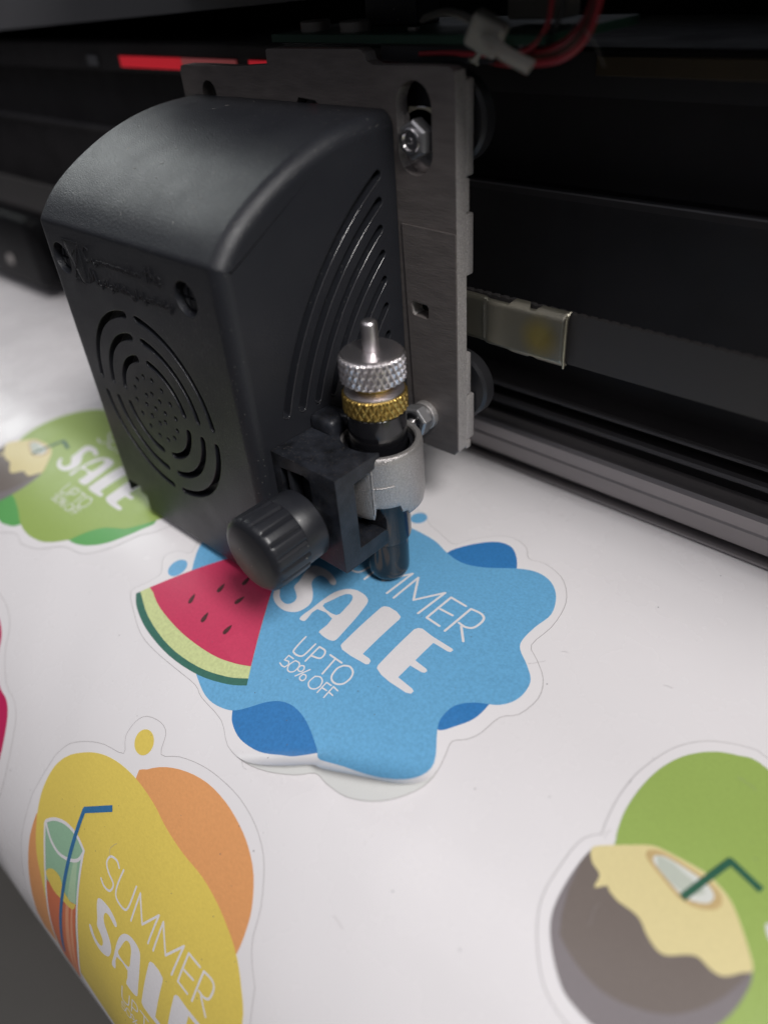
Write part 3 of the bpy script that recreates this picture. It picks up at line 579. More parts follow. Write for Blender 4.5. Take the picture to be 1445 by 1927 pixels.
# ------------------------------------------------------------------ platen, floor
floor = bmesh.new(); box(floor, -3000, 3000, -3000, 3000, -262, -260)
tag(part('floor', floor, M['floor'], smooth=None), kind='structure')
bm = prism([[(-60, -4), (-12, -1.2)] + [(SY - (SR - 1.2) * sin(t), -(SR) * 1 + (SR - 1.2) * cos(t)) for t in [pi / 2 * i / 24 for i in range(1, 25)]][:0] +
            [(84, -1.2), (84, -150), (-97, -150), (-97, -92)] +
            [(SY - (SR - 7) * sin(pi / 2 * i / 24), -SR + (SR - 1.5) * cos(pi / 2 * i / 24)) for i in range(24, -1, -1)]][:1] if 0 else
           [[(84, -1.2), (84, -150), (-SR + SY + 7, -150)] + [(SY - (SR - 7) * sin(pi / 2 * i / 24), -SR + (SR - 1.5) * cos(pi / 2 * i / 24)) for i in range(24, -1, -1)]],
           [], lambda u, v: (-430, u, v), lambda u, v: (250, u, v))
tag(part('platen', bm, M['platen'], smooth=30), 'dark rounded platen of the plotter that the vinyl sheet runs over', 'platen')

# ------------------------------------------------------------------ guide beam behind the carriage
beam = thing('guide_beam', (-90, 60, 0), 'long black guide beam across the back of the plotter, behind the carriage', 'guide beam')
X0, X1 = -520, 330
def extr(name, prof, m, parent=beam, x0=X0, x1=X1, smooth=25, label=None):
    return part(name, prism([prof], [], lambda u, v: (x0, u, v), lambda u, v: (x1, u, v)), m, parent, smooth=smooth, label=label)
extr('beam_body', [(120, 4), (61, 4), (61, 20.2), (59.2, 20.8), (58.2, 21.9), (60.4, 22.9), (62.5, 23.2), (62.5, 25.6), (58.6, 26.2), (58.0, 27.0), (58.8, 27.8),
                   (66, 28.6), (67, 34), (67, 74), (66.6, 76.2), (65.0, 78.2), (64.9, 79.0), (67, 79.6), (68, 84), (68, 99), (58.5, 100), (58, 103.2), (58, 108.2), (58.6, 109), (120, 109)], M['beam'])
extr('lower_lip', [(61, 4.6), (56.6, 5.0), (55.6, 7), (54.6, 10.5), (54.2, 11.2), (54.5, 11.8), (53.9, 15.6), (54.5, 16.8), (60.9, 16.8)], M['beam_lip'])
extr('lip_foot', [(60.5, .5), (57.6, .5), (57.1, .8), (57.3, 1.4), (60.5, 2.0)], M['beam_lip'])
for nm, pr in (('rail_edge_highlight', [(57.9, 26.6), (57.7, 27.0), (57.9, 27.4), (60, 27.6), (60, 26.4)]), ('rail_edge_highlight', [(58.1, 21.0), (57.5, 21.6), (58.0, 22.4), (60, 22.6), (60, 20.9)]), ('rail_edge_highlight', [(64.8, 78.2), (64.5, 78.7), (64.8, 79.1), (66.5, 79.2), (66.5, 78.2)])):  # pale strips added along the ridges to stand in for their highlights
    extr(nm, pr, M['rail_edge_highlight'])
for nm, a, b, m in (('red_label_glow', -168, -132, 'red_label_glow'), ('pale_red_label_glow', -131.6, -104, 'pink_label_glow'), ('red_label_glow', -98, -40, 'red_label_glow'), ('grey_label', -190, -183, 'grey_label'), ('gold_label', 14, 150, 'gold_label')):
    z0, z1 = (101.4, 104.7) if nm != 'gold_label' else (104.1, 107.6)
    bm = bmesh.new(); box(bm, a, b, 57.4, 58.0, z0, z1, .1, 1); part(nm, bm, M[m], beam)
belt = thing('drive_belt', (0, 36, 50), 'flat toothed rubber drive belt stretched along the guide beam', 'drive belt')
outl = [(X0, 50.4)]; outl += [(X1, 50.4)]; x = X1
while x > X0:
    outl += [(x, 62.3), (x - 1.3, 62.3), (x - 1.6, 62.08), (x - 2.2, 62.08)]; x -= 2.5
bm = prism([outl], [], lambda u, v: (u, 37.3, v), lambda u, v: (u, 38.6, v))
part('belt_band', bm, M['belt'], belt, smooth=None)

# ------------------------------------------------------------------ upper cover of the plotter, with unseen light blockers
cover = thing('machine_cover', (-150, 50, 112), 'dark grey cover of the plotter above the guide beam, seen at the top left', 'cover')
bm = prism([[(-560, 101.6), (-236, 113.0), (-86, 118.2), (-20, 120.6), (40, 123.5), (330, 136), (330, 190), (-112, 190), (-118, 138), (-560, 130)]], [], lambda u, v: (u, 50, v), lambda u, v: (u, 54, v))
part('cover_front', bm, M['cover'], cover, smooth=None)
bm = bmesh.new(); box(bm, -112, 330, 14, 49.9, 126.5, 130, .8); part('shade_lip', bm, M['beam'], cover)  # unseen occluder added to shade the plate top and rear sheet
bm = bmesh.new(); box(bm, -111, -107, 54.3, 120, 131, 190); part('light_block_end', bm, M['beam'], cover)  # wall added to stop light entering behind the cover
bm = bmesh.new(); box(bm, -560, -112, 54.2, 124, 124, 130, .5); part('light_block_shelf', bm, M['beam'], cover)  # added over the gap to keep light off the beam top
bm = bmesh.new(); box(bm, -112, 330, 0, 160, 190.5, 196, 1); part('shade_roof', bm, M['beam'], cover)  # unseen roof, its front edge and left end shaped for the shade below
bm = bmesh.new(); box(bm, -560, 330, 122, 126, -2, 130, 0); part('back_wall', bm, M['beam'], cover)
endcap = thing('end_bracket', (-305, 45, 0), 'dark end bracket with a pale screw dot at the far left, beside the carriage', 'end bracket')
bm = bmesh.new(); box(bm, -420, -262, 44, 56, 6, 40, 4, 3); part('bracket_block', bm, M['bracket'], endcap)
bm = bmesh.new(); lathe(bm, [(2.6, 0), (2.6, .8), (2.0, 1.2)], (-292, 44, 17.5), 'y', 20); part('screw_dot', bm, M['dot'], endcap)

# ------------------------------------------------------------------ the carriage
car = thing('cutter_carriage', (-49, 1, 2.5), 'black plastic plotter carriage with round speaker-like vents, bolted to a steel plate over the vinyl', 'plotter carriage')
# cover shell: side profile in (y, z)
crest = spline([(-23.6, 83.5), (-19.5, 87.9), (-14, 91.7), (-7, 95.2), (0, 97.9), (8, 100.0), (16, 101.1), (25.8, 101.5)], 6)
prof = [(25.8, 2.5), (-24, 2.5), (-24, 82.7)] + crest
def rounded_shell(prof, x0, x1, r, n=8):
    """profile in (y, z) swept along x, both side rims rounded with radius r; the back (y > 25.7) stays in line"""
    if area2(prof) < 0: prof = prof[::-1]
    N = len(prof); nor = []
    for i in range(N):
        a, b, c = Vector(prof[i - 1]), Vector(prof[i]), Vector(prof[(i + 1) % N])
        e1 = (b - a).normalized(); e2 = (c - b).normalized()
        n1 = Vector((-e1.y, e1.x)); n2 = Vector((-e2.y, e2.x)); m = (n1 + n2); m = m / max(.3, m.dot(n1))
        nor.append(m)
    bm = bmesh.new(); rows = []
    secs = [(x0 + r * (1 - sin(t)), r * (1 - cos(t))) for t in [pi / 2 * (1 - i / n) for i in range(n + 1)]]
    secs += [(x0 + x1 - x, d) for x, d in secs[::-1]]
    secs = [(x, d) for x, d in [(x0 + r * (1 - cos(pi / 2 * i / n)), r * (1 - sin(pi / 2 * i / n))) for i in range(n + 1)]]
    secs += [(x0 + x1 - x, d) for x, d in secs[::-1]]
    for x, d in secs:
        row = []
        for (y, z), m in zip(prof, nor):
            yy = y + m.x * d; zz = z + m.y * d
            if y > 25.7: yy = y
            if z < 2.6: zz = z
            row.append(bm.verts.new((x, yy, zz)))
        rows.append(row)
    for A_, B_ in zip(rows, rows[1:]):
        for i in range(N): bm.faces.new((A_[i], A_[(i + 1) % N], B_[(i + 1) % N], B_[i]))
    bm.faces.new(rows[0]); bm.faces.new(rows[-1][::-1])
    bmesh.ops.recalc_face_normals(bm, faces=bm.faces)
    return bm
bm = rounded_shell(prof, -84, -14, 3.3)
# cutters
CX, CZ = -51.5, 42.4
cut = bmesh.new(); polys = []
for r in (23.6, 18.2, 12.8):
    g = 2.4 / r
    for q in range(4):
        a0 = q * pi / 2 + g; a1 = (q + 1) * pi / 2 - g
        polys += stroke([(CX + r * cos(a0 + (a1 - a0) * i / 16), CZ + r * sin(a0 + (a1 - a0) * i / 16)) for i in range(17)], 1.75)
for i in range(8): polys.append(disk((CX + 4.0 * cos(pi / 4 * i), CZ + 4.0 * sin(pi / 4 * i)), .72, 10))
for i in range(14): polys.append(disk((CX + 8.3 * cos(2 * pi * i / 14), CZ + 8.3 * sin(2 * pi * i / 14)), .72, 10))
polys.append(disk((CX, CZ), .72, 10))
SCR = [(-26.4, 75.3), (-76.1, 74.9)]
for c_ in SCR: polys.append(disk(c_, 3.7, 28))
add_bm(cut, prism(polys, [], lambda u, v: (u, -25, v), lambda u, v: (u, -21.0, v)))
add_bm(cut, prism([[(-82.6, -1), (-72, -1), (-72, 8.6), (-73, 9.6), (-82.6, 9.6)]], [], lambda u, v: (u, -25, v), lambda u, v: (u, -20.5, v)))
# side slots: concentric arcs
def circ3(a, b, c):
    (x1, y1), (x2, y2), (x3, y3) = a, b, c
    d = 2 * (x1 * (y2 - y3) + x2 * (y3 - y1) + x3 * (y1 - y2))
    ux = ((x1 ** 2 + y1 ** 2) * (y2 - y3) + (x2 ** 2 + y2 ** 2) * (y3 - y1) + (x3 ** 2 + y3 ** 2) * (y1 - y2)) / d
    uy = ((x1 ** 2 + y1 ** 2) * (x3 - x2) + (x2 ** 2 + y2 ** 2) * (x1 - x3) + (x3 ** 2 + y3 ** 2) * (x2 - x1)) / d
    return ux, uy, sqrt((x1 - ux) ** 2 + (y1 - uy) ** 2)
cy, cz, cr = circ3((20.6, 90.3), (-.9, 71.8), (-13.5, 48.6))
side = []
for k in range(7):
    r = cr - 4.55 * k; pts = []
    for i in range(400):
        a = pi * i / 400 + .3; y = cy + r * cos(a); z = cz + r * sin(a)
        if y < 20.4 and z > 48 - .25 * k: pts.append((y, z))
    pts = pts[::4] + [pts[-1]]
    if len(pts) > 1: side += stroke(pts, 2.1 if k < 2 else 1.8)
add_bm(cut, prism(side, [], lambda u, v: (-13, u, v), lambda u, v: (-16.2, u, v)))
bm = boolean(bm, cut)
bm = boolean(bm, prism([[(-90, -1), (-72, -1), (-72, 4.4), (-90, 4.4)]], [], lambda u, v: (u, -30, v), lambda u, v: (u, 10, v)))
bm = boolean(bm, prism([[(-21, -1), (-9, -1), (-9, 9), (-15.5, 7.4), (-19.5, 4.6)]], [], lambda u, v: (u, -30, v), lambda u, v: (u, 30, v)))
shell_ = part('plastic_cover', bm, M['grain'], car, smooth=35, wn=True)

for k in range(7):
    w = (2.1 if k < 2 else 1.8) / 2; r = cr - 4.55 * k - w; pts = []
    for i in range(400):
        a = pi * i / 400 + .3; y = cy + r * cos(a); z = cz + r * sin(a)
        if y < 20.6 and z > 47.9 - .25 * k: pts.append((-13.97, y, z))
    pts = pts[::5] + [pts[-1]]
    if len(pts) < 3: continue
    e0 = pts[-1]; m = (cr - 4.55 * k); ang = atan2(e0[2] - cz, e0[1] - cy)
    for j in range(1, 6):
        t = pi * j / 6; pts.append((-13.97, cy + (m - w * cos(t)) * cos(ang) - w * sin(t) * sin(ang), cz + (m - w * cos(t)) * sin(ang) + w * sin(t) * cos(ang)))
    part('slot_highlight_ridge', tube(bmesh.new(), pts, .17, 8), M['rim'], shell_, smooth=60)  # ridge added so each slot edge shows a bright highlight line

# raised lettering and emblem on the front of the cover
def front(off): return (lambda u, v: (u, -24 - off, v)), (lambda u, v: (u, -23.9, v))
f1, f0 = front(.2)
let = []
def script(x0, x1, z, seed, amp=.85):
    r = random.Random(seed); x = x0; pts = []
    while x < x1:
        h = amp * (1.9 if r.random() < .22 else 1) * r.uniform(.8, 1.1)
        if r.random() < .1: h = -amp * 1.1
        w = r.uniform(.75, 1.05)
        pts += [(x, z), (x + w * .55, z + h), (x + w * .75, z + h * .7), (x + w * .62, z + .1)]
        x += w
    return stroke(spline(pts, 3), .17)
def cap(x, z): return stroke(spline([(x + 2.6, z + 2.6), (x + 1.3, z + 3.1), (x + .2, z + 1.6), (x + .7, z - .2), (x + 2.4, z + .2)], 4), .26)
def cap2(x, z): return stroke([(x, z - .2), (x + 1.0, z + 3.0), (x + 1.5, z + .4), (x + 2.8, z + 2.9), (x + 3.2, z - .1)], .26)
let += cap(-64.6, 76.5) + script(-61.8, -42.2, 76.5, 3)
let += stroke([(-39.6, 76.2), (-39.0, 79.3)], .3) + stroke([(-40.3, 78.2), (-38.2, 78.3)], .26) + stroke(spline([(-38.4, 76.2), (-37.8, 79.4), (-37.6, 77.4), (-36.8, 77.9), (-36.6, 76.2)], 3), .3) + stroke(spline([(-35.9, 77.1), (-34.6, 77.4), (-35.2, 78.1), (-35.9, 77.2), (-35.3, 76.2), (-34.2, 76.6)], 3), .3)
let += cap2(-65.2, 71.3) + script(-61.6, -46, 71.5, 5) + script(-44.6, -32.4, 71.6, 9)
part('raised_lettering', prism(let, [], f0, f1), M['raised'], shell_, smooth=None)
em = stroke([(-73.4, 79.9), (-66.6, 79.9)], .2) + stroke([(-66.4, 79.4), (-71.8, 71.2)], .2) + stroke([(-73.0, 79.2), (-68.8, 70.6)], .2) + stroke([(-72.2, 70.5), (-67.2, 70.5)], .2) + stroke([(-66.4, 79.4), (-66.9, 71.6)], .2) + stroke([(-70.2, 76.8), (-68.4, 78.2)], .2)
part('raised_emblem', prism(em, [], f0, f1), M['raised'], shell_, smooth=None)
for i, (sx, sz) in enumerate(SCR):
    h = bmesh.new(); lathe(h, [(2.95, 0), (3.0, .6), (2.6, 1.5), (1.6, 1.95), (.01, 2.05)], (sx, -21.1, sz), 'y', 32)
    c2 = prism([[(sx - 2.1, sz - .36), (sx + 2.1, sz - .36), (sx + 2.1, sz + .36), (sx - 2.1, sz + .36)], [(sx - .36, sz - 2.1), (sx + .36, sz - 2.1), (sx + .36, sz + 2.1), (sx - .36, sz + 2.1)]], [], lambda u, v: (u, -25, v), lambda u, v: (u, -22.1, v))
    part('cross_head_screw', boolean(h, c2), M['black'], shell_, smooth=35)
# inner chassis leg seen in the notch of the cover
bm = bmesh.new(); box(bm, -80.5, -76.5, -21.6, -20, 3.4, 8.8, .3); part('inner_foot', bm, M['black'], car)
bm = bmesh.new(); lathe(bm, [(1.0, 0), (1.0, 2.2), (.6, 2.5)], (-74.4, -20.3, 6.6), 'y', 16); part('inner_screw', bm, M['cap'], car)

crest_pts = [p for p in crest if p[0] > -22]
for i in range(26):
    j = R_.randint(2, len(crest_pts) - 3); y, z = crest_pts[j]; x = R_.uniform(-78, -20); a = R_.uniform(0, 3.1); L = R_.uniform(.3, 1.0)
    y2, z2 = crest_pts[j + 1]; tt = Vector((0, y2 - y, z2 - z)).normalized(); pts = []
    for k in range(4): pts.append(Vector((x, y, z + .03)) + Vector((cos(a), 0, 0)) * L * k / 3 + tt * (sin(a) * L * k / 3 + .12 * sin(k * 2)))
    part('dust_fibre', tube(bmesh.new(), pts, .035, 4), M['cap'], shell_, smooth=None)

# steel back plate, front at y = 26
pl = [(-86.2, 70), (-86.6, 106.4), (-86.0, 107.6), (-84.6, 107.9), (-76, 108.0), (-64, 107.9), (-51.8, 108.6), (-51.6, 111.4), (-51.0, 111.7), (-22.2, 111.9), (-21.2, 111.4), (-20.6, 109.9), (-18.8, 109.2), (-4, 109.4), (.8, 109.3), (2.0, 108.6), (2.3, 107.2),
      (2.3, 24.6), (1.0, 22.9), (-11.5, 22.6), (-24, 22.6), (-24, 30), (-60, 60)]
def slot(cx, z0, z1, w):
    r = w / 2; return [(cx + r * cos(a), z1 - r + r * sin(a)) for a in [pi * i / 12 for i in range(13)]] + [(cx + r * cos(a), z0 + r + r * sin(a)) for a in [pi + pi * i / 12 for i in range(13)]]
holes = [slot(-75.7, 94, 104.7, 5.6), [(-10.6, 61.6), (-6.4, 61.4), (-5.9, 60.8), (-5.9, 58.6), (-6.5, 58.0), (-10.3, 58.2), (-10.9, 58.8), (-11.1, 61.0)],
         [(-36, 101.2), (-37, 102.0), (-42.5, 102.4), (-43.5, 100.8), (-43.5, 99), (-36, 99)]]
RS = slot(-8.3, 89.3, 106.9, 9.2)
bm = prism([pl], holes + [RS], lambda u, v: (u, 26, v), lambda u, v: (u, 29.4, v))
plate = part('steel_plate', bm, [M['plate'], M['plate_edge']], car, smooth=30)
for p in plate.data.polygons:
    if abs(p.normal.x) > .7 and p.center.x > 0.02: p.material_index = 1
for i, (z0, z1, y1) in enumerate([(89.3, 107.0, 32.1), (68.6, 81.9, 32.1), (82.2, 89.0, 30.8), (38.9, 50.0, 31.3), (26.0, 38.5, 32.6), (23.4, 25.7, 31.3)]):
    bm = bmesh.new(); box(bm, -6, 2.26, 29.35, y1, z0, z1, .45, 2); part('plate_rib', bm, M['plate_edge'], plate)
# a worn layer seam: the lower half of the plate carries a thin shim
bm = prism([[(-12.9, 79.0), (2.24, 78.7), (2.24, 24.8), (.9, 23.1), (-11.4, 22.8)]], [holes[1], disk((-7.6, 32.4), 3.6, 24)], lambda u, v: (u, 26.02, v), lambda u, v: (u, 25.7, v))
part('plate_shim', bm, M['plate'], plate)
# bolt in the long slot
def hexnut(bm, cx, y, cz, r, h, rot=0, hole=0):
    pts = [(r * 1.0 * cos(rot + pi / 3 * i), r * sin(rot + pi / 3 * i)) for i in range(6)]
    a = [bm.verts.new((cx + x, y, cz + z)) for x, z in pts]; b = [bm.verts.new((cx + x, y - h * .85, cz + z)) for x, z in pts]
    c_ = [bm.verts.new((cx + x * .86, y - h, cz + z * .86)) for x, z in pts]
    for p, q in ((a, b), (b, c_)):
        for i in range(6): bm.faces.new((p[i], p[(i + 1) % 6], q[(i + 1) % 6], q[i]))
    bm.faces.new(a); bm.faces.new(c_[::-1]); bmesh.ops.recalc_face_normals(bm, faces=bm.faces)
    return bm
bm = bmesh.new(); lathe(bm, [(6.4, 0), (6.4, .8), (5.9, 1.0)], (-8.2, 29.2, 95.6), 'y', 40)
part('washer', bm, M['steel'], plate)
bm = bmesh.new(); box(bm, -11.6, -4.4, 28.2, 29.0, 97.6, 101.8, .2); part('lock_tab', bm, M['zinc'], plate)
nut = part('hex_nut', hexnut(bmesh.new(), -8.4, 28.2, 96.2, 3.9, 3.2, .45), M['nut'], plate, smooth=20)
bm = bmesh.new(); lathe(bm, [(2.5, 0), (2.5, .5), (2.2, .7), (1.9, .7), (1.75, .15), (.6, .15), (.5, .4), (.01, .45)], (-8.4, 25.0, 96.2), 'y', 32); part('bolt_end', bm, M['steel'], nut)
bm = bmesh.new(); box(bm, -16, 0, 31.0, 33.2, 86, 110, .3); part('rear_bracket', bm, M['black'], plate)
bm = bmesh.new(); box(bm, -84, -66, 31.0, 33.2, 90, 107, .3); part('rear_bracket', bm, M['black'], plate)
# axle nut near the foot of the plate
bm = bmesh.new(); lathe(bm, [(3.7, 0), (3.75, .2), (3.75, 1.5), (3.5, 1.7)], (-7.6, 25.7, 32.4), 'y', 48); part('washer', bm, M['cast'], plate)
bm = bmesh.new(); lathe(bm, [(3.2, 0), (3.2, .7), (3.0, .8)], (-7.8, 24.0, 32.2), 'y', 48); part('washer', bm, M['nut'], plate)
nut2 = part('hex_nut', hexnut(bmesh.new(), -7.9, 23.3, 32.2, 4.1, 2.8, .2), M['nut'], plate, smooth=20)
bm = bmesh.new(); lathe(bm, [(2.7, 0), (2.6, .4), (1.9, .45)], (-7.9, 20.5, 32.2), 'y', 32); part('nylon_insert', bm, M['gloss'], nut2)
b3 = []
for i in range(9): b3 += [(1.25, .22 * i), (1.42, .22 * i + .11)]
bm = bmesh.new(); lathe(bm, b3 + [(1.1, 2.1), (.6, 1.9), (.01, 1.9)], (-7.9, 20.4, 32.2), 'y', 24); part('bolt_end', bm, M['steel'], nut2)
# rollers behind the plate
for cx_, cz_, r in ((-4.5, 99.0, 8.8), (-3.6, 38.6, 9.0)):
    bm = bmesh.new(); lathe(bm, [(r * .45, -1), (r * .5, 0), (r - .7, 0), (r, .6), (r, 3.4), (r - .8, 4.0), (r * .4, 4.0)], (cx_, 37.0, cz_), 'y', 56); part('guide_roller', bm, M['rubber'], car)

# belt clip (bent sheet metal) riding on the belt
clip = thing('belt_clip', (12, 34, 50), 'yellowish zinc-plated sheet metal clip gripping the drive belt, right of the steel plate', 'belt clip')
cpnt = [(-6, 50.9), (4.5, 51.0), (9.6, 51.0), (10.8, 49.9), (14.6, 49.9), (15.2, 50.6), (16.6, 50.7), (17.3, 50.0), (24.4, 49.9), (24.6, 50.3), (24.6, 62.2), (24.4, 62.8), (17.6, 62.8), (16.6, 62.0), (15.0, 61.9), (14.4, 62.9), (10.6, 62.9), (9.6, 61.9), (4.5, 61.9), (-6, 62.0)]
def ev(pts, u):
    for (a0, b0), (a1, b1) in zip(pts, pts[1:]):
        if a0 <= u <= a1: return b0 + (b1 - b0) * (u - a0) / max(1e-6, a1 - a0)
    return pts[-1][1]
lowE = cpnt[:10]; topE = cpnt[11:][::-1]
bm = bmesh.new(); fr = []; bk = []
for i in range(93):
    u = -6 + 30.6 * i / 92; z0 = ev(lowE, u); z1 = ev(topE, u); r1 = []; r2 = []
    for j in range(25):
        w = z0 + (z1 - z0) * j / 24
        y = 35.0 + 1.0 / (1 + math.exp((u - 3.0) * 2.6)) + .25 * math.exp(-((u - 19.5) ** 2 + (w - 56.5) ** 2) / 8)
        if w > 61.0: y += (w - 61.0) ** 1.3 * .8
        if w < 51.6: y += (51.6 - w) ** 1.3 * .8
        if u > 24.0: y += (u - 24.0) * 1.2
        r1.append(bm.verts.new((u, y, w))); r2.append(bm.verts.new((u, y + .35, w)))
    fr.append(r1); bk.append(r2)
for i in range(92):
    for j in range(24):
        bm.faces.new((fr[i][j], fr[i + 1][j], fr[i + 1][j + 1], fr[i][j + 1])); bm.faces.new((bk[i][j], bk[i][j + 1], bk[i + 1][j + 1], bk[i + 1][j]))
    for j in (0, 24): bm.faces.new((fr[i][j], fr[i + 1][j], bk[i + 1][j], bk[i][j]))
for i in (0, 92):
    for j in range(24): bm.faces.new((fr[i][j], fr[i][j + 1], bk[i][j + 1], bk[i][j]))
bmesh.ops.recalc_face_normals(bm, faces=bm.faces)
part('clip_plate', bm, M['clip'], clip, smooth=50)
bm = bmesh.new(); tube(bm, [(24.7, 35.3, 50.2), (24.75, 34.9, 53), (24.75, 34.9, 60), (24.7, 35.3, 62.6)], .28, 8); part('folded_edge', bm, M['zinc'], clip, smooth=60)

# ------------------------------------------------------------------ tool holder ring, clamp and thumb screw
n = 96
bm = bmesh.new()
def ringbot(a):
    d = math.degrees(a) % 360
    if 300 < d < 338: return 27.6                                     # notch in the lower rim
    if 338 <= d < 352: return 25.6
    return 24.4
prof_r = [(9.75, 'b', 1.4), (9.95, 'b', 2.6), (9.95, 39.4), (9.8, 40.5), (9.45, 41.0), (8.5, 41.0), (8.15, 40.6), (8.1, 'b', .6), (8.4, 'b', 0), (9.2, 'b', 0), (9.6, 'b', .5)]
rings = []
for i in range(n):
    a = 2 * pi * i / n; row = []
    for p in prof_r:
        z = p[1] if p[1] != 'b' else ringbot(a) + p[2]
        row.append(bm.verts.new((p[0] * cos(a), p[0] * sin(a), z)))
    rings.append(row)
for i in range(n):
    A_, B_ = rings[i], rings[(i + 1) % n]
    for j in range(len(prof_r)):
        k = (j + 1) % len(prof_r); bm.faces.new((A_[j], B_[j], B_[k], A_[k]))
bmesh.ops.recalc_face_normals(bm, faces=bm.faces)
ring = part('tool_ring', bm, M['cast'], car, smooth=40)
bm = bmesh.new()
a0 = radians(-58)
tube(bm, [(9.98 * cos(a0), 9.98 * sin(a0), z) for z in (26.5, 30, 34, 38.5)], .22, 8)
tube(bm, [(9.98 * cos(a0 + t), 9.98 * sin(a0 + t), 33.6 + t * .5) for t in (0, .1, .2, .3, .4, .5)], .17, 8)
part('casting_seam', bm, M['cast'], ring, smooth=60)
bm = bmesh.new(); box(bm, -14.6, -8.3, -7, 9, 25, 40.4, .8); part('ring_mount', bm, M['black'], car)
bm = bmesh.new(); box(bm, -14.4, -7.0, -7.5, -.5, 41.2, 45.6, 1.3, 3); lathe(bm, [(2.5, 0), (2.5, 1.9), (2.1, 2.3)], (-7.9, -1.0, 43.4), 'z', 28); part('mounting_lug', bm, M['dusty'], car)
# clamp: C-shaped block (top arm, front wall, foot), seen from the right; profile in (y, z), x from -13.9 to 6
Cp = [(-19.6, 17.3), (-19.6, 42.25), (-3.2, 42.25), (-3.2, 39.6), (-14.4, 38.6), (-14.4, 21.2), (-6.2, 21.2), (-5.4, 20.4), (-5.4, 17.6), (-6.0, 17.0), (-19.0, 17.0)]
bm = prism([Cp], [], lambda u, v: (-13.9, u, v), lambda u, v: (6, u, v))
bm = boolean(bm, lathe(bmesh.new(), [(8.6, 0), (8.6, 30)], (0, 0, 30.0), 'z', 64))
bm = boolean(bm, lathe(bmesh.new(), [(6.9, 0), (6.9, 20)], (0, 0, 5), 'z', 48))
bm = boolean(bm, prism([[(-11.6, 21), (-2.2, 21), (-2.2, 39.0), (-4, 39.6), (-11.6, 38.8)]], [], lambda u, v: (u, -21, v), lambda u, v: (u, -16.2, v)))
bm = boolean(bm, prism([[(-16, 15), (-7.0, 15), (-7.0, 21.3), (-9.5, 24.5), (-16, 24.5)]], [], lambda u, v: (u, -22, v), lambda u, v: (u, -3, v)))
clamp = part('clamp_block', bm, M['dusty'], car, smooth=30)
bm = bmesh.new(); box(bm, -9.9, -8.7, -19.3, -16.3, 22, 39.0, .3); part('clamp_rib', bm, M['black'], clamp)
# inner collar (black) inside the ring
bm = bmesh.new(); lathe(bm, [(8.05, 36), (8.05, 39.4), (7.7, 39.6), (6.95, 39.4), (6.7, 38.4), (6.6, 36)], (0, 0, 0), 'z', 64, False); part('inner_collar', bm, M['gloss'], ring)
# thumb screw along -y
KX, KZ = -4.6, 27.6
bm = bmesh.new(); NF = 18 * 12
hp = [(0, 5.2), (1.0, 5.5), (1.4, 7.9), (1.8, 8.3), (6.8, 8.4), (7.1, 8.2), (7.3, 8.2), (7.7, 8.95), (15.2, 8.95), (16.0, 8.7), (16.6, 8.1), (17.0, 7.0)]
rows = []
for h, r in hp:
    row = []
    for i in range(NF):
        a = 2 * pi * i / NF; k = 0
        if 7.6 < h < 16: k = -.5 * max(0, cos(a * 18)) ** 3
        row.append(bm.verts.new((KX + (r + k) * cos(a), -19.4 - h, KZ + (r + k) * sin(a))))
    rows.append(row)
for a, b in zip(rows, rows[1:]):
    for i in range(NF): bm.faces.new((a[i], a[(i + 1) % NF], b[(i + 1) % NF], b[i]))
bm.faces.new(rows[0]); bm.faces.new(rows[-1][::-1]); bmesh.ops.recalc_face_normals(bm, faces=bm.faces)
knob = part('thumb_screw', bm, M['black'], car, smooth=38)
bm = bmesh.new(); lathe(bm, [(2.4, 0), (2.4, 16)], (KX, -4, KZ), 'y', 24); part('screw_shaft', bm, M['steel'], knob)

# ------------------------------------------------------------------ blade holder held in the ring
bh = thing('blade_holder', (0, 0, 1.6), 'blade holder with silver knurled knob, brass ring and black nozzle, in the clamp ring', 'blade holder')
def knurled(z0, z1, R, nt, pitch, h, bev, n=420, gain=1.0):
    bm = bmesh.new(); nz = int((z1 - z0) / .13); rows = []
    for j in range(nz + 1):
        z = z0 + (z1 - z0) * j / nz; row = []
        e = min(j, nz - j) * (z1 - z0) / nz; ed = min(1, e / bev); base = R - bev * .55 * (1 - ed) ** 2 * 2
        for i in range(n):
            a = 2 * pi * i / n
            u = (a * nt / (2 * pi) + z / pitch) % 1; w = (a * nt / (2 * pi) - z / pitch) % 1
            k = 1 - abs(2 * u - 1); q = 1 - abs(2 * w - 1)
            d = min(1, min(k, q) * gain) * h * ed
            row.append(bm.verts.new(((base - h + d) * cos(a), (base - h + d) * sin(a), z)))
        rows.append(row)
    for a, b in zip(rows, rows[1:]):
        for i in range(n): bm.faces.new((a[i], a[(i + 1) % n], b[(i + 1) % n], b[i]))
    for rr, zz, rev in ((rows[-1], z1, False), (rows[0], z0, True)):
        m = R - bev - h; ring2 = [bm.verts.new((m * cos(2 * pi * i / n), m * sin(2 * pi * i / n), zz + (.12 if not rev else -.12))) for i in range(n)]
        for i in range(n): bm.faces.new((rr[i], rr[(i + 1) % n], ring2[(i + 1) % n], ring2[i]))
        bm.faces.new(ring2)
    bmesh.ops.recalc_face_normals(bm, faces=bm.faces)
    return bm
part('barrel', lathe(bmesh.new(), [(6.2, 26), (6.2, 37), (6.6, 37.6), (6.6, 48.3), (6.3, 48.6)], (0, 0, 0), 'z', 72), M['gloss'], bh, smooth=40)
part('lower_barrel', lathe(bmesh.new(), [(5.4, 13.4), (6.05, 13.9), (6.2, 14.6), (6.2, 26)], (0, 0, 0), 'z', 72), M['gloss'], bh, smooth=40)
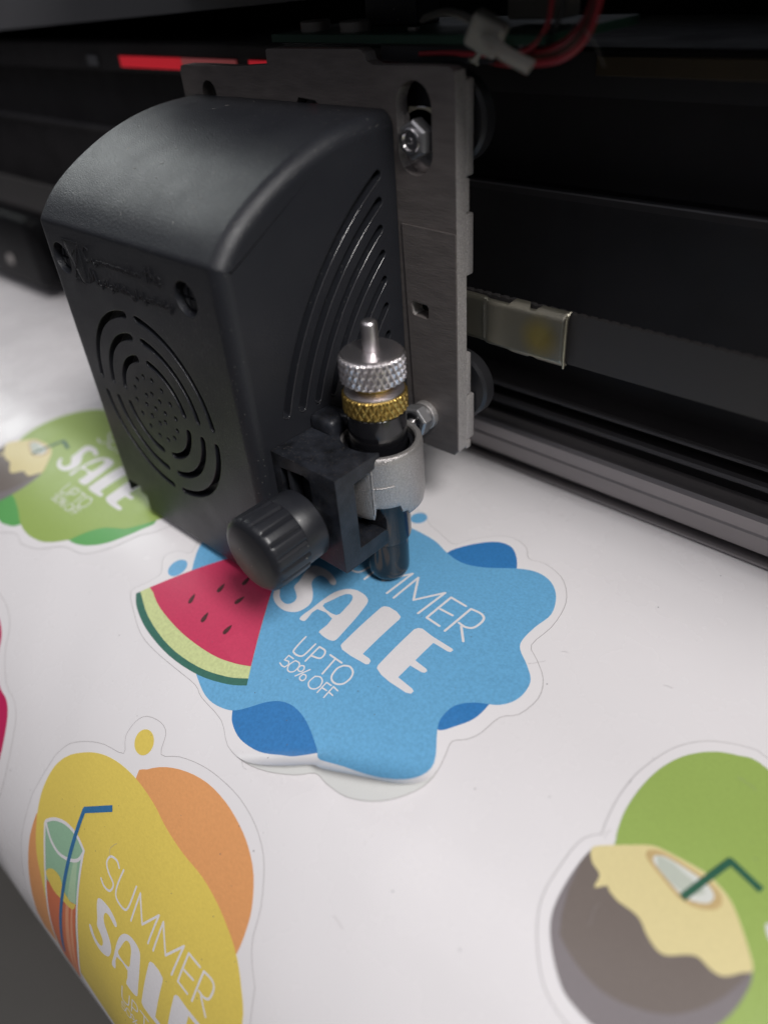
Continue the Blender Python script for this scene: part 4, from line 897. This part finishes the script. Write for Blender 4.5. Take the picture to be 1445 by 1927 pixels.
part('nozzle', lathe(bmesh.new(), [(2.2, 1.7), (4.0, 1.7), (4.7, 2.1), (5.1, 3.0), (5.25, 4.4), (5.3, 13.2), (5.0, 13.4)], (0, 0, 0), 'z', 72), M['gloss'], bh, smooth=50)
part('blade_tip', lathe(bmesh.new(), [(.1, .3), (.45, 1.2), (.45, 2)], (0, 0, 0), 'z', 12), M['steel'], bh)
br = part('brass_ring', knurled(48.6, 53.1, 7.15, 26, 2.9, .40, .3, gain=1.7), M['brass'], bh, smooth=50)
part('ring_top_disc', lathe(bmesh.new(), [(6.55, 53.0), (6.5, 53.35), (4.8, 54.1)], (0, 0, 0), 'z', 72), M['alu'], br, smooth=40)
part('threaded_neck', lathe(bmesh.new(), [(4.7, 53.9), (4.7, 56)], (0, 0, 0), 'z', 64), M['brass'], bh, smooth=40)
kn = part('knurled_knob', knurled(55.6, 61.7, 7.2, 30, 3.1, .55, .5, gain=1.3), M['knurl'], bh, smooth=50)
part('knob_top', lathe(bmesh.new(), [(6.3, 61.7), (6.25, 61.95), (5.9, 62.05), (2.0, 62.1), (1.95, 61.9)], (0, 0, 0), 'z', 72), M['alu'], kn, smooth=40)
part('push_pin', lathe(bmesh.new(), [(1.72, 61.9), (1.72, 67.7), (1.6, 68.1), (1.2, 68.45), (.5, 68.6), (.01, 68.62)], (0, 0, 0), 'z', 48), M['alu'], bh, smooth=50)

# ------------------------------------------------------------------ circuit board and cables on top of the plate
pcb = thing('circuit_board', (-18, 42, 112), 'green circuit board with two silver cans, lying on top of the steel plate', 'circuit board')
bm = bmesh.new(); box(bm, -52, 20, 28.5, 62, 112.6, 114.2, .1, 1); part('board', bm, M['pcb'], pcb)
for cx_, cy_ in ((-45, 36), (-31.5, 35)):
    bm = bmesh.new(); lathe(bm, [(3.4, 114.2), (3.4, 115.9), (3.1, 116.1)], (cx_, cy_, 0), 'z', 36); part('silver_can', bm, M['cap'], pcb)
bm = bmesh.new(); box(bm, -15.5, -13.4, 33.5, 34.8, 114.2, 114.9, .1); part('chip_resistor', bm, M['cap'], pcb)
bm = bmesh.new(); box(bm, -37, -22, 44, 52, 114.2, 121, .4); part('black_relay', bm, M['black'], pcb)
bm = bmesh.new(); box(bm, 2.5, 14.5, 42, 49, 115.2, 124, .5); part('white_connector', bm, M['white_plastic'], pcb)
for i in range(3):
    bm = bmesh.new(); tube(bm, [(11.4 + i * 1.5, 31.6, 112.0), (12.0 + i * 1.5, 31.2, 113.2), (12.5 + i * 1.5, 31.0, 114.8)], .12, 6); part('connector_pin', bm, M['steel'], pcb)
bm = bmesh.new(); box(bm, -20, 12, 30, 40, 109.4, 112.5, .3); part('spacer', bm, M['black'], pcb)

loom = thing('wire_loom', (10, 34, 108), 'bundle of red and brown wires looping beside the circuit board', 'wires')
def wire(pts, r, m): part('wire', tube(bmesh.new(), spline(pts, 8), r * .72, 10), M[m], loom, smooth=60)
wire([(29.5, 30, 126), (28.6, 30, 118), (27, 29, 113.4), (23.5, 28, 110.8), (17, 28, 109.9), (10, 30, 109.6), (4, 33, 109.8)], .85, 'wire_red')
wire([(28.6, 31, 126), (27.4, 31, 118), (25.3, 30, 113.6), (21.5, 29, 111.3), (15, 30, 110.6), (6, 33, 110.5)], .8, 'wire_brown')
wire([(27.6, 32, 126), (26.2, 32, 118), (24, 31, 114.2), (20.5, 30.5, 112.2), (14, 31, 111.4)], .8, 'wire_red')
wire([(19.5, 30, 126), (20.2, 29.5, 119), (19.3, 29, 114.6), (16.3, 28.5, 111.9), (11.5, 28.3, 111.2), (5.5, 28.6, 111.1), (-2, 29, 111.2), (-9, 29.4, 110.9)], .62, 'wire_red')
wire([(21.6, 31, 126), (22, 30.5, 119), (20.6, 30.5, 115.4), (17.6, 31, 113.4)], .6, 'wire_dark')
tie = thing('cable_tie', (9, 27, 110), 'milky white nylon cable tie holding the wires beside the steel plate', 'cable tie')
bm = bmesh.new(); box(bm, -3.2, 3.2, -2.1, 2.1, -2.8, 2.8, .9, 3)
bmesh.ops.rotate(bm, verts=bm.verts, cent=(0, 0, 0), matrix=Matrix.Rotation(radians(28), 3, 'Y') @ Matrix.Rotation(radians(20), 3, 'Z'))
bmesh.ops.translate(bm, verts=bm.verts, vec=(9.3, 26.2, 114.6)); part('tie_head', bm, M['nylon'], tie, smooth=30, wn=True)
def strap(pts, w, t):
    bm = bmesh.new(); rows = []
    P = [Vector(p) for p in spline(pts, 5)]
    for i, p in enumerate(P):
        d = (P[min(i + 1, len(P) - 1)] - P[max(0, i - 1)]).normalized(); u = d.cross(Vector((.55, -.55, .6))).normalized(); nn = d.cross(u).normalized()
        rows.append([bm.verts.new(p + u * a * w / 2 + nn * b * t / 2) for a, b in ((1, 1), (-1, 1), (-1, -1), (1, -1))])
    for a, b in zip(rows, rows[1:]):
        for i in range(4): bm.faces.new((a[i], a[(i + 1) % 4], b[(i + 1) % 4], b[i]))
    bm.faces.new(rows[0]); bm.faces.new(rows[-1][::-1]); bmesh.ops.recalc_face_normals(bm, faces=bm.faces); return bm
part('tie_tail', strap([(10.5, 25.0, 114.4), (13, 23.5, 113.2), (16, 23, 111.8), (20.6, 23.4, 110.0)], 2.3, .9), M['nylon'], tie, smooth=30)
part('tie_loop', strap([(8.2, 27.4, 113.4), (5.8, 28.5, 111.6), (4.0, 29.5, 110.3), (3.4, 31, 109.8)], 1.9, .8), M['nylon'], tie, smooth=30)
part('tie_loop', strap([(6.6, 27.4, 115.4), (2.0, 29, 117.0), (-5, 32, 117.4), (-12, 34, 116.2)], 1.5, .6), M['nylon'], tie, smooth=30)
hair = thing('loose_strand', (31, 34, 109), 'single thin pale strand hanging down beside the red wires', 'strand')
part('strand', tube(bmesh.new(), spline([(27.6, 28, 115), (29.4, 29, 112.6), (31.0, 29.5, 109.6)], 6), .09, 6), M['cap'], hair)
